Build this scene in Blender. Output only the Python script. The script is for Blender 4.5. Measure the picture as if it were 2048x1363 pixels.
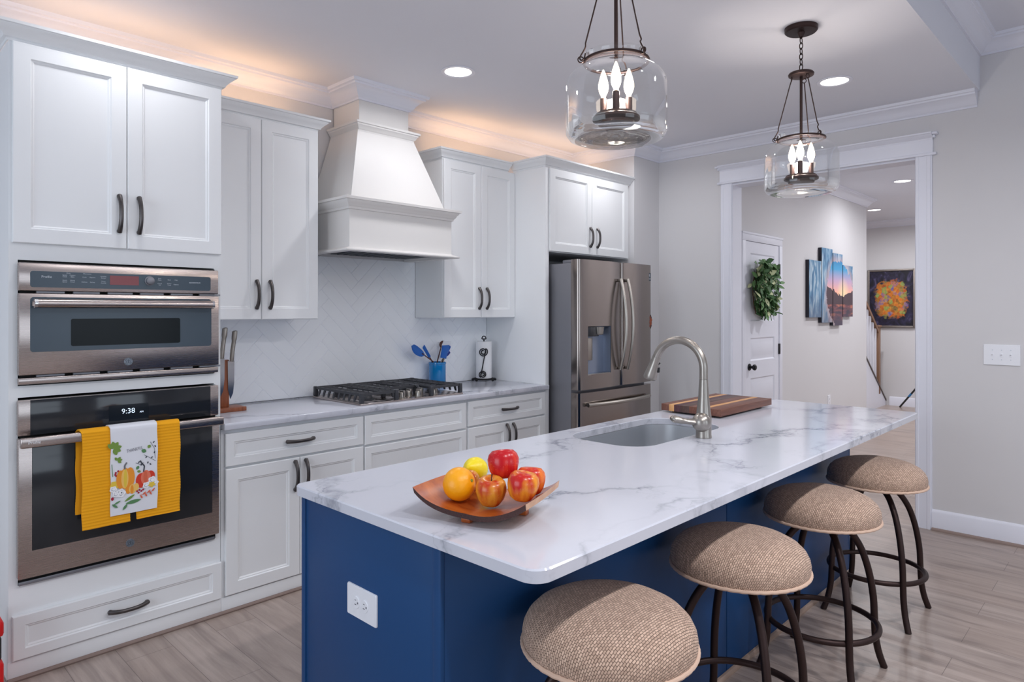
import bpy, bmesh, math, random
from math import sin, cos, pi, radians
from mathutils import Vector, Matrix, Quaternion

for _o in list(bpy.data.objects):
    bpy.data.objects.remove(_o, do_unlink=True)
SC = bpy.context.scene
COL = SC.collection
random.seed(7)

# ------------------------------------------------------------------ camera
cd = bpy.data.cameras.new('camera')
cam = bpy.data.objects.new('camera', cd)
COL.objects.link(cam)
cam.location = (-0.504, -3.827, 1.4426)
cam.rotation_euler = (pi / 2, 0, -radians(45.98))
cd.sensor_width = 36.0
cd.lens = 36.0 * 1337.4 / 2048.0
cd.shift_y = -(681.5 - 622.4) / 2048.0
cd.clip_start = 0.05
SC.camera = cam

# ------------------------------------------------------------------ view, world
SC.view_settings.view_transform = 'Standard'
SC.view_settings.look = 'None'
SC.view_settings.gamma = 1.0
SC.view_settings.use_curve_mapping = False
SC.view_settings.exposure = 0.0
SC.cycles.use_denoising = True
SC.cycles.max_bounces = 9
SC.cycles.diffuse_bounces = 5
SC.cycles.transparent_max_bounces = 16
SC.cycles.sample_clamp_indirect = 6.0
SC.cycles.caustics_reflective = False
SC.cycles.caustics_refractive = False
W = bpy.data.worlds.new('sky')
SC.world = W
W.use_nodes = True
W.node_tree.nodes['Background'].inputs[0].default_value = (0.62, 0.75, 1.0, 1)
W.node_tree.nodes['Background'].inputs[1].default_value = 0.15


def area_light(name, loc, target, sx, sy, power, color, spread=180, shape='RECTANGLE'):
    ld = bpy.data.lights.new(name, 'AREA')
    ld.shape = shape
    ld.size = sx
    if shape in ('RECTANGLE', 'ELLIPSE'):
        ld.size_y = sy
    ld.energy = power
    ld.color = color
    ld.spread = radians(spread)
    o = bpy.data.objects.new(name, ld)
    COL.objects.link(o)
    o.location = loc
    d = Vector(target) - Vector(loc)
    o.rotation_euler = d.to_track_quat('-Z', 'Y').to_euler()
    return o


K_CEIL = 2.842
L_CEIL = 3.16
# cool fill added at unseen windows, two behind the camera and one at left
COOL_FILL = (0.79, 0.89, 1.0)
area_light('window_daylight', (-1.2, -7.90, 1.6), (1.0, 0, 1.3), 2.0, 1.9, 28, COOL_FILL)
area_light('window_daylight', (2.2, -7.90, 1.6), (2.0, 0, 1.3), 2.0, 1.9, 28, COOL_FILL)
area_light('window_daylight', (-2.9, -2.3, 1.5), (2.0, -2.3, 1.3), 2.3, 1.9, 50, COOL_FILL)
# recessed cans: (x, y, ceiling height, power)
CANW = (0.97, 0.97, 1.0)
CAN_FIXTURES = [(2.085, -0.888, K_CEIL), (3.781, -2.412, K_CEIL), (7.567, -1.854, K_CEIL), (9.6, -1.01, K_CEIL)]
CAN_POWER = {'a': 3.4, 'b': 6.2, 'c': 4.6, 'd': 1.0, 'e': 2.5, 'f': 2.0, 'g': 9, 'h': 22}
for k, x, y in (('a', 0.40, -0.888), ('b', 2.085, -0.888), ('c', 3.76, -0.95), ('d', 0.40, -2.412), ('e', 2.085, -2.412), ('f', 3.781, -2.412)):  # the can nearest the refrigerator is added to brighten the right wall
    area_light('can_light_' + k, (x, y, K_CEIL - 0.012), (x, y, 0), 0.14, 0.14, CAN_POWER[k], CANW, 160, 'DISK')
for k, (x, y, z) in zip('gh', CAN_FIXTURES[2:]):
    area_light('can_light_' + k, (x, y, z - 0.012), (x, y, 0), 0.14, 0.14, CAN_POWER[k], CANW, 170, 'DISK')
for x, y in ((6.2, -2.75), (8.2, -2.75), (10.0, -2.6)):  # unseen lamps added to even out the hall
    area_light('can_light_h', (x, y, K_CEIL - 0.012), (x, y, 0), 0.14, 0.14, 19, CANW, 170, 'DISK')
for x, y in ((0.2, -4.25), (1.5, -4.25), (2.8, -4.25)):
    area_light('can_light', (x, y, L_CEIL - 0.012), (x, y, 0), 0.14, 0.14, 22, CANW, 150, 'DISK')
# warm strip lights lying on top of the wall cabinets
WARM = (1.0, 0.60, 0.32)
for x0, x1, y, z, p in ((0.02, 0.80, -0.24, 2.575, 1.0), (0.90, 1.48, -0.15, 2.57, 0.95), (2.50, 3.15, -0.15, 2.57, 1.0), (3.2, 4.2, -0.24, 2.575, 1.15)):
    area_light('cabinet_strip_light', ((x0 + x1) / 2, y, z), ((x0 + x1) / 2, y, 3), x1 - x0, 0.03, p, WARM, 180)
# bulbs of the two island pendants
PEND = [(1.379, -2.50), (2.86, -2.56)]
for x, y in PEND:
    ld = bpy.data.lights.new('pendant_bulb_light', 'POINT')
    ld.energy = 10
    ld.color = (1.0, 0.89, 0.80)
    ld.shadow_soft_size = 0.035
    o = bpy.data.objects.new('pendant_bulb_light', ld)
    COL.objects.link(o)
    o.location = (x, y, 2.20)


# ------------------------------------------------------------------ materials
def hexc(h):
    h = h.lstrip('#')
    r = []
    for i in (0, 2, 4):
        v = int(h[i:i + 2], 16) / 255
        r.append(v / 12.92 if v <= 0.04045 else ((v + 0.055) / 1.055) ** 2.4)
    return (*r, 1.0)


class NT:
    def __init__(self, m):
        self.t = m.node_tree
        self.b = self.t.nodes['Principled BSDF']
        self.out = self.t.nodes['Material Output']

    def n(self, typ, ins=None, **kw):
        nd = self.t.nodes.new(typ)
        for k, v in kw.items():
            setattr(nd, k, v)
        for k, v in (ins or {}).items():
            if hasattr(v, 'is_output') or isinstance(v, bpy.types.NodeSocket):
                self.t.links.new(v, nd.inputs[k])
            else:
                nd.inputs[k].default_value = v
        return nd

    def link(self, a, b):
        self.t.links.new(a, b)

    def math(self, op, a, b=0.0, c=0.0, clamp=False):
        nd = self.t.nodes.new('ShaderNodeMath')
        nd.operation = op
        nd.use_clamp = clamp
        for i, v in enumerate((a, b, c)):
            if isinstance(v, bpy.types.NodeSocket):
                self.t.links.new(v, nd.inputs[i])
            else:
                nd.inputs[i].default_value = v
        return nd.outputs[0]

    def mix(self, f, a, b):
        nd = self.t.nodes.new('ShaderNodeMix')
        nd.data_type = 'RGBA'
        for i, v in ((0, f), (6, a), (7, b)):
            if isinstance(v, bpy.types.NodeSocket):
                self.t.links.new(v, nd.inputs[i])
            else:
                nd.inputs[i].default_value = v
        return nd.outputs[2]

    def ramp(self, f, stops):
        nd = self.t.nodes.new('ShaderNodeValToRGB')
        el = nd.color_ramp.elements
        while len(el) < len(stops):
            el.new(0.5)
        for e, (p, c) in zip(el, stops):
            e.position = p
            e.color = c
        self.t.links.new(f, nd.inputs[0])
        return nd.outputs[0]

    def coord(self, scale=(1, 1, 1), rot=(0, 0, 0), loc=(0, 0, 0), kind='Object'):
        tc = self.t.nodes.new('ShaderNodeTexCoord')
        mp = self.t.nodes.new('ShaderNodeMapping')
        mp.inputs['Scale'].default_value = scale
        mp.inputs['Rotation'].default_value = rot
        mp.inputs['Location'].default_value = loc
        self.t.links.new(tc.outputs[kind], mp.inputs[0])
        return mp.outputs[0]

    def world_pos(self):
        return self.n('ShaderNodeNewGeometry').outputs['Position']

    def bump(self, h, strength=0.3, dist=0.002):
        nd = self.n('ShaderNodeBump', {'Strength': strength, 'Distance': dist})
        self.t.links.new(h, nd.inputs['Height'])
        self.t.links.new(nd.outputs[0], self.b.inputs['Normal'])
        return nd


def mat(name, col, rough=0.5, metal=0.0, spec=0.5, coat=0.0, bump=None, emit=None):
    m = bpy.data.materials.new(name)
    m.use_nodes = True
    b = m.node_tree.nodes['Principled BSDF']
    c = hexc(col) if isinstance(col, str) else (*col, 1.0)[:4]
    b.inputs['Base Color'].default_value = c
    b.inputs['Roughness'].default_value = rough
    b.inputs['Metallic'].default_value = metal
    b.inputs['Specular IOR Level'].default_value = spec
    b.inputs['Coat Weight'].default_value = coat
    m.diffuse_color = c
    t = NT(m)
    # faint unevenness so that no surface is perfectly flat in tone
    nz = t.n('ShaderNodeTexNoise', {'Vector': t.coord(), 'Scale': 9.0, 'Detail': 3.0})
    t.link(t.mix(t.math('MULTIPLY', nz.outputs[0], 0.07), c, (c[0] * .8, c[1] * .8, c[2] * .8, 1)), b.inputs['Base Color'])
    if bump:
        nb = t.n('ShaderNodeTexNoise', {'Vector': t.coord(), 'Scale': bump[0], 'Detail': 3.0})
        t.bump(nb.outputs[0], bump[1], bump[2] if len(bump) > 2 else 0.001)
    if emit:
        b.inputs['Emission Color'].default_value = hexc(emit[0])
        b.inputs['Emission Strength'].default_value = emit[1]
    return m


M = {}
M['cabinet'] = mat('cabinet_white_paint', '#eff1f3', 0.5)
M['trim'] = mat('trim_white_paint', '#e6e8f2', 0.40)
M['hood'] = mat('hood_white_paint', '#e6e4e2', 0.45)
M['wall'] = mat('wall_greige_paint', '#d8d7d9', 0.85, bump=(260, .12, .0006))
M['ceiling'] = mat('ceiling_white_paint', '#e0e2ea', 0.9, bump=(200, .1, .0006))
M['navy'] = mat('island_navy_paint', '#164476', 0.42, spec=.3, bump=(300, .12, .0005))
M['pewter'] = mat('dark_pewter', '#5a5656', 0.36, 0.9)
M['bronze'] = mat('oil_rubbed_bronze', '#3c2d2b', 0.45, 0.7)
M['iron'] = mat('black_iron', '#17161a', 0.5, 0.4)
M['castiron'] = mat('cast_iron', '#3f4045', 0.45, 0.2, bump=(350, .3, .0006))
M['nickel'] = mat('brushed_nickel', '#a8a29b', 0.33, 1.0)
M['chrome'] = mat('polished_steel', '#d8d8da', 0.12, 1.0)
M['greysteel'] = mat('grey_painted_steel', '#85868d', 0.4, 0.55)
M['blackplastic'] = mat('black_plastic', '#191a1d', 0.4)
M['black'] = mat('dark_gap', '#08090a', 0.8)
M['ovenglass'] = mat('oven_black_glass', '#26292e', 0.09, spec=.5)
M['mwglass'] = mat('blue_grey_glass_panel', '#46535f', 0.22, spec=.3)
M['mwwindow'] = mat('microwave_window', '#0d1418', 0.2, spec=.15)
M['display'] = mat('display_glass', '#1c2127', 0.1)
M['plate'] = mat('white_plastic_plate', '#eef0f6', 0.35)
M['paper'] = mat('paper_towel', '#f4f4f5', 0.9, bump=(180, .4, .001))
M['crock'] = mat('blue_glaze', '#0a80c4', 0.12, coat=.6)
M['bluesil'] = mat('blue_silicone', '#1560b8', 0.42)
M['wood_pale'] = mat('pale_beech', '#cdb69c', 0.5)
M['wood_dark'] = mat('dark_handle_wood', '#5b3428', 0.5)
M['orange_fruit'] = mat('orange_peel', '#ffac0c', 0.38, bump=(140, .5, .0012))
M['lemon'] = mat('lemon_peel', '#fbe41c', 0.36, bump=(120, .5, .0012))
M['stem'] = mat('dry_stem', '#4a2d16', 0.8)
M['greenstem'] = mat('green_stem_button', '#8a9a3c', 0.7)
M['bark'] = mat('bark_edge', '#4c3330', 0.9, bump=(220, 1.0, .004))
M['yellowtowel'] = mat('mustard_cotton', '#fdb011', 0.9, bump=(700, .7, .0015))
M['whitetowel'] = mat('white_cotton', '#e9ebf2', 0.9, bump=(900, .25, .0006))
M['shoe'] = mat('brown_shoe_molding', '#8d7a72', 0.6)
M['woodrail'] = mat('oak_rail', '#8a6a55', 0.5)
M['doorblack'] = mat('matte_black_hardware', '#15141a', 0.4, .5)
M['leafdark'] = mat('leaf_green', '#4c7046', 0.6)
M['leafmid'] = mat('leaf_light_green', '#6d9460', 0.6)
M['leafpale'] = mat('leaf_cream_green', '#c9d0a4', 0.6)
M['red'] = mat('red_plastic', '#d01a1c', 0.35)
M['glow'] = mat('lamp_lens', '#ffffff', 0.5, emit=('#fff8f0', 6.0))
M['bulb'] = mat('lit_candle_bulb', '#fff6e8', 0.3, emit=('#ffe6c8', 9.0))
M['clock'] = mat('clock_digits', '#dfefff', 0.5, emit=('#dcecff', .8))
M['print_white'] = mat('panel_print', '#c9d2dc', 0.6)
M['print_grey'] = mat('grey_print', '#6d6d78', 0.7)
M['silver'] = mat('logo_silver', '#858d98', 0.45, .6)
M['frame_silver'] = mat('silver_frame', '#8d8580', 0.35, .7, bump=(120, .8, .004))
M['canvas_edge'] = mat('canvas_edge', '#23222e', 0.7)
M['tape'] = mat('blue_tape', '#2f86c8', 0.5)


def stainless(name, col, rough, axis, aniso=0.7, arot=0.0):
    m = mat(name, col, rough, 1.0)
    t = NT(m)
    sc = [6.0, 6.0, 6.0]
    sc[axis] = 420.0
    nz = t.n('ShaderNodeTexNoise', {'Vector': t.coord(tuple(sc)), 'Scale': 1.0, 'Detail': 2.0})
    t.link(t.math('MULTIPLY_ADD', nz.outputs[0], 0.06, rough - 0.03), t.b.inputs['Roughness'])
    big = t.n('ShaderNodeTexNoise', {'Vector': t.coord((2.2, 2.2, 2.2)), 'Scale': 1.0, 'Detail': 1.0})
    bp = t.bump(nz.outputs[0], 0.008, 0.0004)
    bp2 = t.n('ShaderNodeBump', {'Strength': 0.18, 'Distance': 0.012})
    t.link(big.outputs[0], bp2.inputs['Height'])
    t.link(bp2.outputs[0], bp.inputs['Normal'])
    tg = t.n('ShaderNodeTangent', direction_type='RADIAL', axis='Z')
    t.link(tg.outputs[0], t.b.inputs['Tangent'])
    t.b.inputs['Anisotropic'].default_value = aniso
    t.b.inputs['Anisotropic Rotation'].default_value = arot
    return m


M['steel'] = stainless('stainless_steel', '#b9aeaa', 0.27, 2)
M['fridgesteel'] = stainless('fridge_stainless', '#978e89', 0.17, 2)
M['sinksteel'] = stainless('sink_steel', '#cfd2d6', 0.42, 0, 0.0)


def marble():
    m = mat('white_quartz_veined', '#e0e1ea', 0.12, spec=.5)
    t = NT(m)
    co = t.coord()
    warp = t.n('ShaderNodeTexNoise', {'Vector': co, 'Scale': 1.6, 'Detail': 6.0, 'Roughness': .62})
    mx = t.n('ShaderNodeMix', data_type='RGBA', blend_type='ADD')
    mx.inputs[0].default_value = 0.75
    t.link(co, mx.inputs[6])
    t.link(warp.outputs[1], mx.inputs[7])
    rot = t.n('ShaderNodeMapping', {'Vector': mx.outputs[2], 'Rotation': (0, 0, radians(33)), 'Scale': (1.0, 2.1, 1.0)})
    v1 = t.n('ShaderNodeTexVoronoi', {'Vector': rot.outputs[0], 'Scale': 1.05}, feature='DISTANCE_TO_EDGE')
    v2 = t.n('ShaderNodeTexVoronoi', {'Vector': rot.outputs[0], 'Scale': 3.3}, feature='DISTANCE_TO_EDGE')
    l1 = t.ramp(v1.outputs[0], [(0.0, (1, 1, 1, 1)), (0.012, (.55, .55, .55, 1)), (0.045, (0, 0, 0, 1))])
    band = t.ramp(v1.outputs[0], [(0.0, (1, 1, 1, 1)), (0.16, (0, 0, 0, 1))])
    l2 = t.ramp(v2.outputs[0], [(0.0, (1, 1, 1, 1)), (0.03, (0, 0, 0, 1))])
    msk = t.n('ShaderNodeTexNoise', {'Vector': co, 'Scale': 2.3, 'Detail': 4.0})
    mk = t.ramp(msk.outputs[0], [(0.42, (0, 0, 0, 1)), (0.62, (1, 1, 1, 1))])
    f2 = t.math('MULTIPLY', t.math('MULTIPLY', l2, band), 0.55)
    f = t.math('MULTIPLY', t.math('ADD', t.math('MULTIPLY', l1, 0.6), f2), t.math('MULTIPLY_ADD', mk, 0.85, 0.12), clamp=True)
    soft = t.math('MULTIPLY', t.math('MULTIPLY', band, mk), 0.13)
    f = t.math('ADD', f, soft, clamp=True)
    t.link(t.mix(f, hexc('#d3d5df'), hexc('#7c818e')), t.b.inputs['Base Color'])
    return m


M['marble'] = marble()


def floor_mat():
    m = mat('grey_brown_plank_floor', '#8c7f78', 0.34)
    t = NT(m)
    co = t.coord(rot=(0, 0, radians(90)))
    br = t.n('ShaderNodeTexBrick', {'Vector': co, 'Color1': (0, 0, 0, 1), 'Color2': (1, 1, 1, 1), 'Mortar': (.5, .5, .5, 1), 'Scale': 1.0,
                                    'Mortar Size': 0.0011, 'Mortar Smooth': 0.1, 'Bias': 0.0, 'Brick Width': 1.22, 'Row Height': 0.185}, offset=0.37)
    tone = t.n('ShaderNodeSeparateColor', {0: br.outputs[0]}).outputs[0]
    g1 = t.n('ShaderNodeTexNoise', {'Vector': t.coord((16, 1.1, 1)), 'Scale': 1.3, 'Detail': 7.0, 'Roughness': .62, 'Distortion': .6})
    off = t.n('ShaderNodeTexNoise', {'Vector': t.coord((5, .9, 1)), 'Scale': 1.1, 'Detail': 5.0, 'Distortion': 1.6})
    col = t.ramp(g1.outputs[0], [(0.25, hexc('#83756f')), (0.5, hexc('#a4958d')), (0.75, hexc('#bdaea6'))])
    col = t.mix(t.math('MULTIPLY', tone, 0.42), col, hexc('#978479'))
    knots = t.ramp(off.outputs[0], [(0.30, (1, 1, 1, 1)), (0.44, (0, 0, 0, 1))])
    col = t.mix(t.math('MULTIPLY', knots, 0.55), col, hexc('#655854'))
    col = t.mix(t.math('MULTIPLY', br.outputs[1], 0.65), col, hexc('#3c3331'))
    t.link(col, t.b.inputs['Base Color'])
    h = t.math('SUBTRACT', t.math('MULTIPLY', g1.outputs[0], 0.25), br.outputs[1])
    t.bump(h, 0.25, 0.001)
    t.link(t.math('MULTIPLY_ADD', g1.outputs[0], 0.2, 0.24), t.b.inputs['Roughness'])
    return m


M['floor'] = floor_mat()


def tile_mat():
    m = mat('white_gloss_tile', '#f8fbff', 0.09, spec=.5)
    t = NT(m)
    nz = t.n('ShaderNodeTexNoise', {'Vector': t.coord(), 'Scale': 14.0, 'Detail': 1.0})
    t.bump(nz.outputs[0], 0.25, 0.003)
    return m


M['tile'] = tile_mat()
M['grout'] = mat('white_grout', '#eceff5', 0.7)


def fabric():
    m = mat('taupe_basket_weave', '#b79f89', 0.95, spec=.15)
    t = NT(m)
    uv = t.coord(kind='UV')
    dz = t.n('ShaderNodeTexNoise', {'Vector': uv, 'Scale': 70.0, 'Detail': 3.0})
    mx = t.n('ShaderNodeMix', data_type='RGBA', blend_type='ADD')
    mx.inputs[0].default_value = 0.0045
    t.link(uv, mx.inputs[6])
    t.link(dz.outputs[1], mx.inputs[7])
    br = t.n('ShaderNodeTexBrick', {'Vector': mx.outputs[2], 'Color1': hexc('#ecccb6'), 'Color2': hexc('#c4a591'), 'Mortar': hexc('#554237'), 'Scale': 1.0,
                                    'Mortar Size': 0.0010, 'Mortar Smooth': 0.8, 'Bias': -.1, 'Brick Width': 0.0105, 'Row Height': 0.0062}, offset=.5)
    fz = t.n('ShaderNodeTexNoise', {'Vector': uv, 'Scale': 420.0, 'Detail': 2.0})
    col = t.mix(t.math('MULTIPLY', fz.outputs[0], 0.45), br.outputs[0], hexc('#7d685a'))
    t.link(col, t.b.inputs['Base Color'])
    h = t.math('ADD', t.math('SUBTRACT', 1.0, br.outputs[1]), t.math('MULTIPLY', fz.outputs[0], .7))
    t.bump(h, 0.6, 0.002)
    t.b.inputs['Sheen Weight'].default_value = 0.15
    return m


M['fabric'] = fabric()


def apple_mat(name, red, yel, bias):
    m = mat(name, red, 0.26, spec=.5)
    t = NT(m)
    nz = t.n('ShaderNodeTexNoise', {'Vector': t.coord((34, 34, 5)), 'Scale': 1.4, 'Detail': 4.0})
    bg = t.n('ShaderNodeTexNoise', {'Vector': t.coord(), 'Scale': 17.0, 'Detail': 1.0})
    f = t.math('ADD', t.math('MULTIPLY', nz.outputs[0], 0.9), t.math('MULTIPLY', bg.outputs[0], 0.9))
    f = t.ramp(t.math('ADD', f, bias), [(0.70, (0, 0, 0, 1)), (1.15, (1, 1, 1, 1))])
    sp = t.n('ShaderNodeTexVoronoi', {'Vector': t.coord(), 'Scale': 170.0})
    dots = t.ramp(sp.outputs[0], [(0.10, (1, 1, 1, 1)), (0.17, (0, 0, 0, 1))])
    col = t.mix(f, hexc(red), hexc(yel))
    t.link(t.mix(t.math('MULTIPLY', dots, 0.25), col, hexc('#f6c9a0')), t.b.inputs['Base Color'])
    return m


M['apple_red'] = apple_mat('deep_red_apple_skin', '#c4101c', '#e0402c', -.15)
M['apple_streak'] = apple_mat('red_gold_apple_skin', '#c8201a', '#f09a2c', -.06)
M['apple_gold'] = apple_mat('golden_red_apple_skin', '#c43a18', '#e39a34', .0)
M['apple_scarlet'] = apple_mat('scarlet_apple_skin', '#cf2418', '#f07c2c', -.05)


def wood(name, c1, c2, scale, rot=0, rough=.45, coat=0):
    m = mat(name, c1, rough, coat=coat)
    t = NT(m)
    nz = t.n('ShaderNodeTexNoise', {'Vector': t.coord(scale, (0, 0, rot)), 'Scale': 1.0, 'Detail': 5.0, 'Distortion': .8})
    t.link(t.ramp(nz.outputs[0], [(0.3, hexc(c1)), (0.7, hexc(c2))]), t.b.inputs['Base Color'])
    return m


M['walnut'] = wood('walnut_strip', '#43302c', '#634840', (4, 90, 40))
M['cherry'] = wood('cherry_strip', '#633c30', '#7f5343', (4, 90, 40))
M['maple'] = wood('maple_strip', '#c98f58', '#dfae78', (4, 80, 40))
M['purplewood'] = wood('dark_red_strip', '#43262c', '#5c373c', (4, 90, 40))
M['blockwood'] = wood('red_walnut_block', '#7a4129', '#96583a', (60, 60, 6))
M['bowlwood'] = wood('polished_cherry_plate', '#9a4216', '#cb7232', (22, 5, 22), radians(64), .28, .3)
M['bowlrim'] = wood('pale_cut_wood', '#c09070', '#d6ad8c', (22, 5, 22), radians(64), .4)


def thin_glass():
    m = bpy.data.materials.new('clear_thin_glass')
    m.use_nodes = True
    t = NT(m)
    fr = t.n('ShaderNodeLayerWeight', {'Blend': 0.30})
    gl = t.n('ShaderNodeBsdfGlossy', {'Color': (1, 1, 1, 1), 'Roughness': 0.02})
    tr = t.n('ShaderNodeBsdfTransparent', {'Color': (0.965, 0.975, 0.97, 1)})
    f = t.math('MULTIPLY_ADD', fr.outputs['Fresnel'], 0.52, 0.025, clamp=True)
    mx = t.n('ShaderNodeMixShader', {0: f, 1: tr.outputs[0], 2: gl.outputs[0]})
    t.link(mx.outputs[0], t.out.inputs['Surface'])
    return m


M['glass'] = thin_glass()


def wave_art():
    m = mat('sunset_wave_print', '#406a90', 0.55)
    t = NT(m)
    p = t.n('ShaderNodeSeparateXYZ', {0: t.world_pos()})
    x = t.math('SUBTRACT', p.outputs[0], 7.62)
    z = t.math('SUBTRACT', p.outputs[2], 1.62)
    nz = t.n('ShaderNodeTexNoise', {'Vector': t.world_pos(), 'Scale': 7.0, 'Detail': 5.0, 'Distortion': 1.4})
    sky = t.ramp(t.math('MULTIPLY_ADD', z, 1.7, 0.30), [(0.18, hexc('#ff8a3c')), (0.36, hexc('#ffb9a0')), (0.58, hexc('#c7a8c8')), (0.8, hexc('#3f9ccc')), (1.0, hexc('#2279b0'))])
    r = t.math('SQRT', t.math('ADD', t.math('MULTIPLY', x, x), t.math('MULTIPLY', z, z)))
    col = t.mix(t.ramp(r, [(0.02, (1, 1, 1, 1)), (0.22, (0, 0, 0, 1))]), sky, hexc('#ffe9b8'))
    # distant headland and the water below it
    ridge = t.math('ADD', t.math('MULTIPLY', t.math('ABSOLUTE', t.math('ADD', x, 0.02)), 0.22), t.math('MULTIPLY_ADD', nz.outputs[0], 0.10, -0.06))
    hill = t.math('LESS_THAN', z, ridge)
    col = t.mix(hill, col, hexc('#45303a'))
    w = t.n('ShaderNodeTexNoise', {'Vector': t.n('ShaderNodeMapping', {'Vector': t.world_pos(), 'Scale': (6, 1, 34)}).outputs[0], 'Scale': 1.0, 'Detail': 4.0})
    water = t.ramp(w.outputs[0], [(0.35, hexc('#2f2635')), (0.55, hexc('#8a4a4c')), (0.68, hexc('#f0935c'))])
    deep = t.mix(t.math('MULTIPLY_ADD', z, -4.5, -0.35, clamp=True), water, hexc('#4a3f52'))
    col = t.mix(t.math('LESS_THAN', z, -0.10), col, deep)
    # the curling wave rings the picture on the left and top
    dx0 = t.math('SUBTRACT', p.outputs[0], 7.44)
    dx = t.math('MULTIPLY', dx0, t.math('MULTIPLY_ADD', t.math('GREATER_THAN', dx0, 0.0), -0.28, 1.0))
    dz = t.math('SUBTRACT', p.outputs[2], 1.66)
    rr = t.math('ADD', t.math('SQRT', t.math('ADD', t.math('MULTIPLY', dx, dx), t.math('MULTIPLY', dz, dz))), t.math('MULTIPLY_ADD', nz.outputs[0], 0.16, -0.08))
    low = t.math('MULTIPLY', t.math('GREATER_THAN', dx0, -.10), t.math('LESS_THAN', dz, 0.05))
    ring = t.math('MULTIPLY', t.math('GREATER_THAN', rr, 0.345), t.math('SUBTRACT', 1.0, low))
    st = t.n('ShaderNodeTexNoise', {'Vector': t.n('ShaderNodeMapping', {'Vector': t.world_pos(), 'Rotation': (0, .9, 0), 'Scale': (14, 1, 4)}).outputs[0], 'Scale': 1.0, 'Detail': 5.0, 'Distortion': 1.0})
    wave = t.ramp(st.outputs[0], [(0.32, hexc('#2c5d86')), (0.5, hexc('#5f8fb2')), (0.68, hexc('#c2d3dd'))])
    wave = t.mix(t.math('MULTIPLY_ADD', dz, -1.9, -0.05, clamp=True), wave, hexc('#5a5262'))
    lip = t.ramp(rr, [(0.33, (1, 1, 1, 1)), (0.44, (0, 0, 0, 1))])
    wave = t.mix(t.math('MULTIPLY', lip, 0.75), wave, t.mix(nz.outputs[0], hexc('#b06a52'), hexc('#efe3e6')))
    col = t.mix(ring, col, wave)
    t.link(col, t.b.inputs['Base Color'])
    return m


M['wave_art'] = wave_art()


def bright_art():
    m = mat('night_scene_print', '#201c34', 0.5)
    t = NT(m)
    p = t.n('ShaderNodeSeparateXYZ', {0: t.world_pos()})
    y = t.math('ADD', p.outputs[1], 0.875)
    z = t.math('SUBTRACT', p.outputs[2], 1.63)
    sw = t.n('ShaderNodeTexNoise', {'Vector': t.world_pos(), 'Scale': 4.0, 'Detail': 5.0, 'Distortion': 3.0})
    bg = t.ramp(sw.outputs[0], [(0.4, hexc('#12101f')), (0.6, hexc('#2c2746')), (0.75, hexc('#6a6285'))])
    v = t.n('ShaderNodeTexVoronoi', {'Vector': t.world_pos(), 'Scale': 17.0, 'Randomness': 1.0})
    v2 = t.n('ShaderNodeTexNoise', {'Vector': t.world_pos(), 'Scale': 26.0, 'Detail': 3.0})
    hue = t.ramp(t.n('ShaderNodeSeparateColor', {0: v.outputs['Color']}).outputs[0],
                 [(0.06, hexc('#c02014')), (0.26, hexc('#f0701a')), (0.44, hexc('#5a140e')), (0.58, hexc('#e8481a')), (0.72, hexc('#2f55c0')), (0.82, hexc('#2a1030')), (0.94, hexc('#63b36a'))])
    warmm = t.mix(t.math('MULTIPLY', v2.outputs[0], 1.1, clamp=True), hue, t.mix(v2.outputs[0], hexc('#3a1210'), hexc('#ffc04a')))
    e = t.math('ADD', t.math('POWER', t.math('DIVIDE', t.math('ABSOLUTE', y), 0.235), 3.0), t.math('POWER', t.math('DIVIDE', t.math('ABSOLUTE', z), 0.30), 4.0))
    mask = t.ramp(t.math('ADD', e, t.math('MULTIPLY_ADD', v2.outputs[0], 2.0, -1.0)), [(0.5, (1, 1, 1, 1)), (1.1, (0, 0, 0, 1))])
    t.link(t.mix(mask, bg, warmm), t.b.inputs['Base Color'])
    return m


M['bright_art'] = bright_art()


# ------------------------------------------------------------------ mesh helpers
def bmn():
    return bmesh.new()


def box(bm, x0, x1, y0, y1, z0, z1, bev=0.0, seg=2):
    vs = [bm.verts.new((x, y, z)) for x in (x0, x1) for y in (y0, y1) for z in (z0, z1)]
    q = [(0, 1, 3, 2), (4, 6, 7, 5), (0, 4, 5, 1), (2, 3, 7, 6), (0, 2, 6, 4), (1, 5, 7, 3)]
    fs = [bm.faces.new([vs[i] for i in f]) for f in q]
    if bev > 0:
        es = list({e for f in fs for e in f.edges})
        bmesh.ops.bevel(bm, geom=es, offset=bev, segments=seg, affect='EDGES', profile=0.5)
    return bm


def rot_new(bm, n0, mtx):
    bm.verts.ensure_lookup_table()
    for v in bm.verts[n0:]:
        v.co = mtx @ v.co


def ring_bridge(bm, a, b, closed=True):
    n = len(a)
    for i in range(n if closed else n - 1):
        j = (i + 1) % n
        try:
            bm.faces.new((a[i], a[j], b[j], b[i]))
        except ValueError:
            pass


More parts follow.
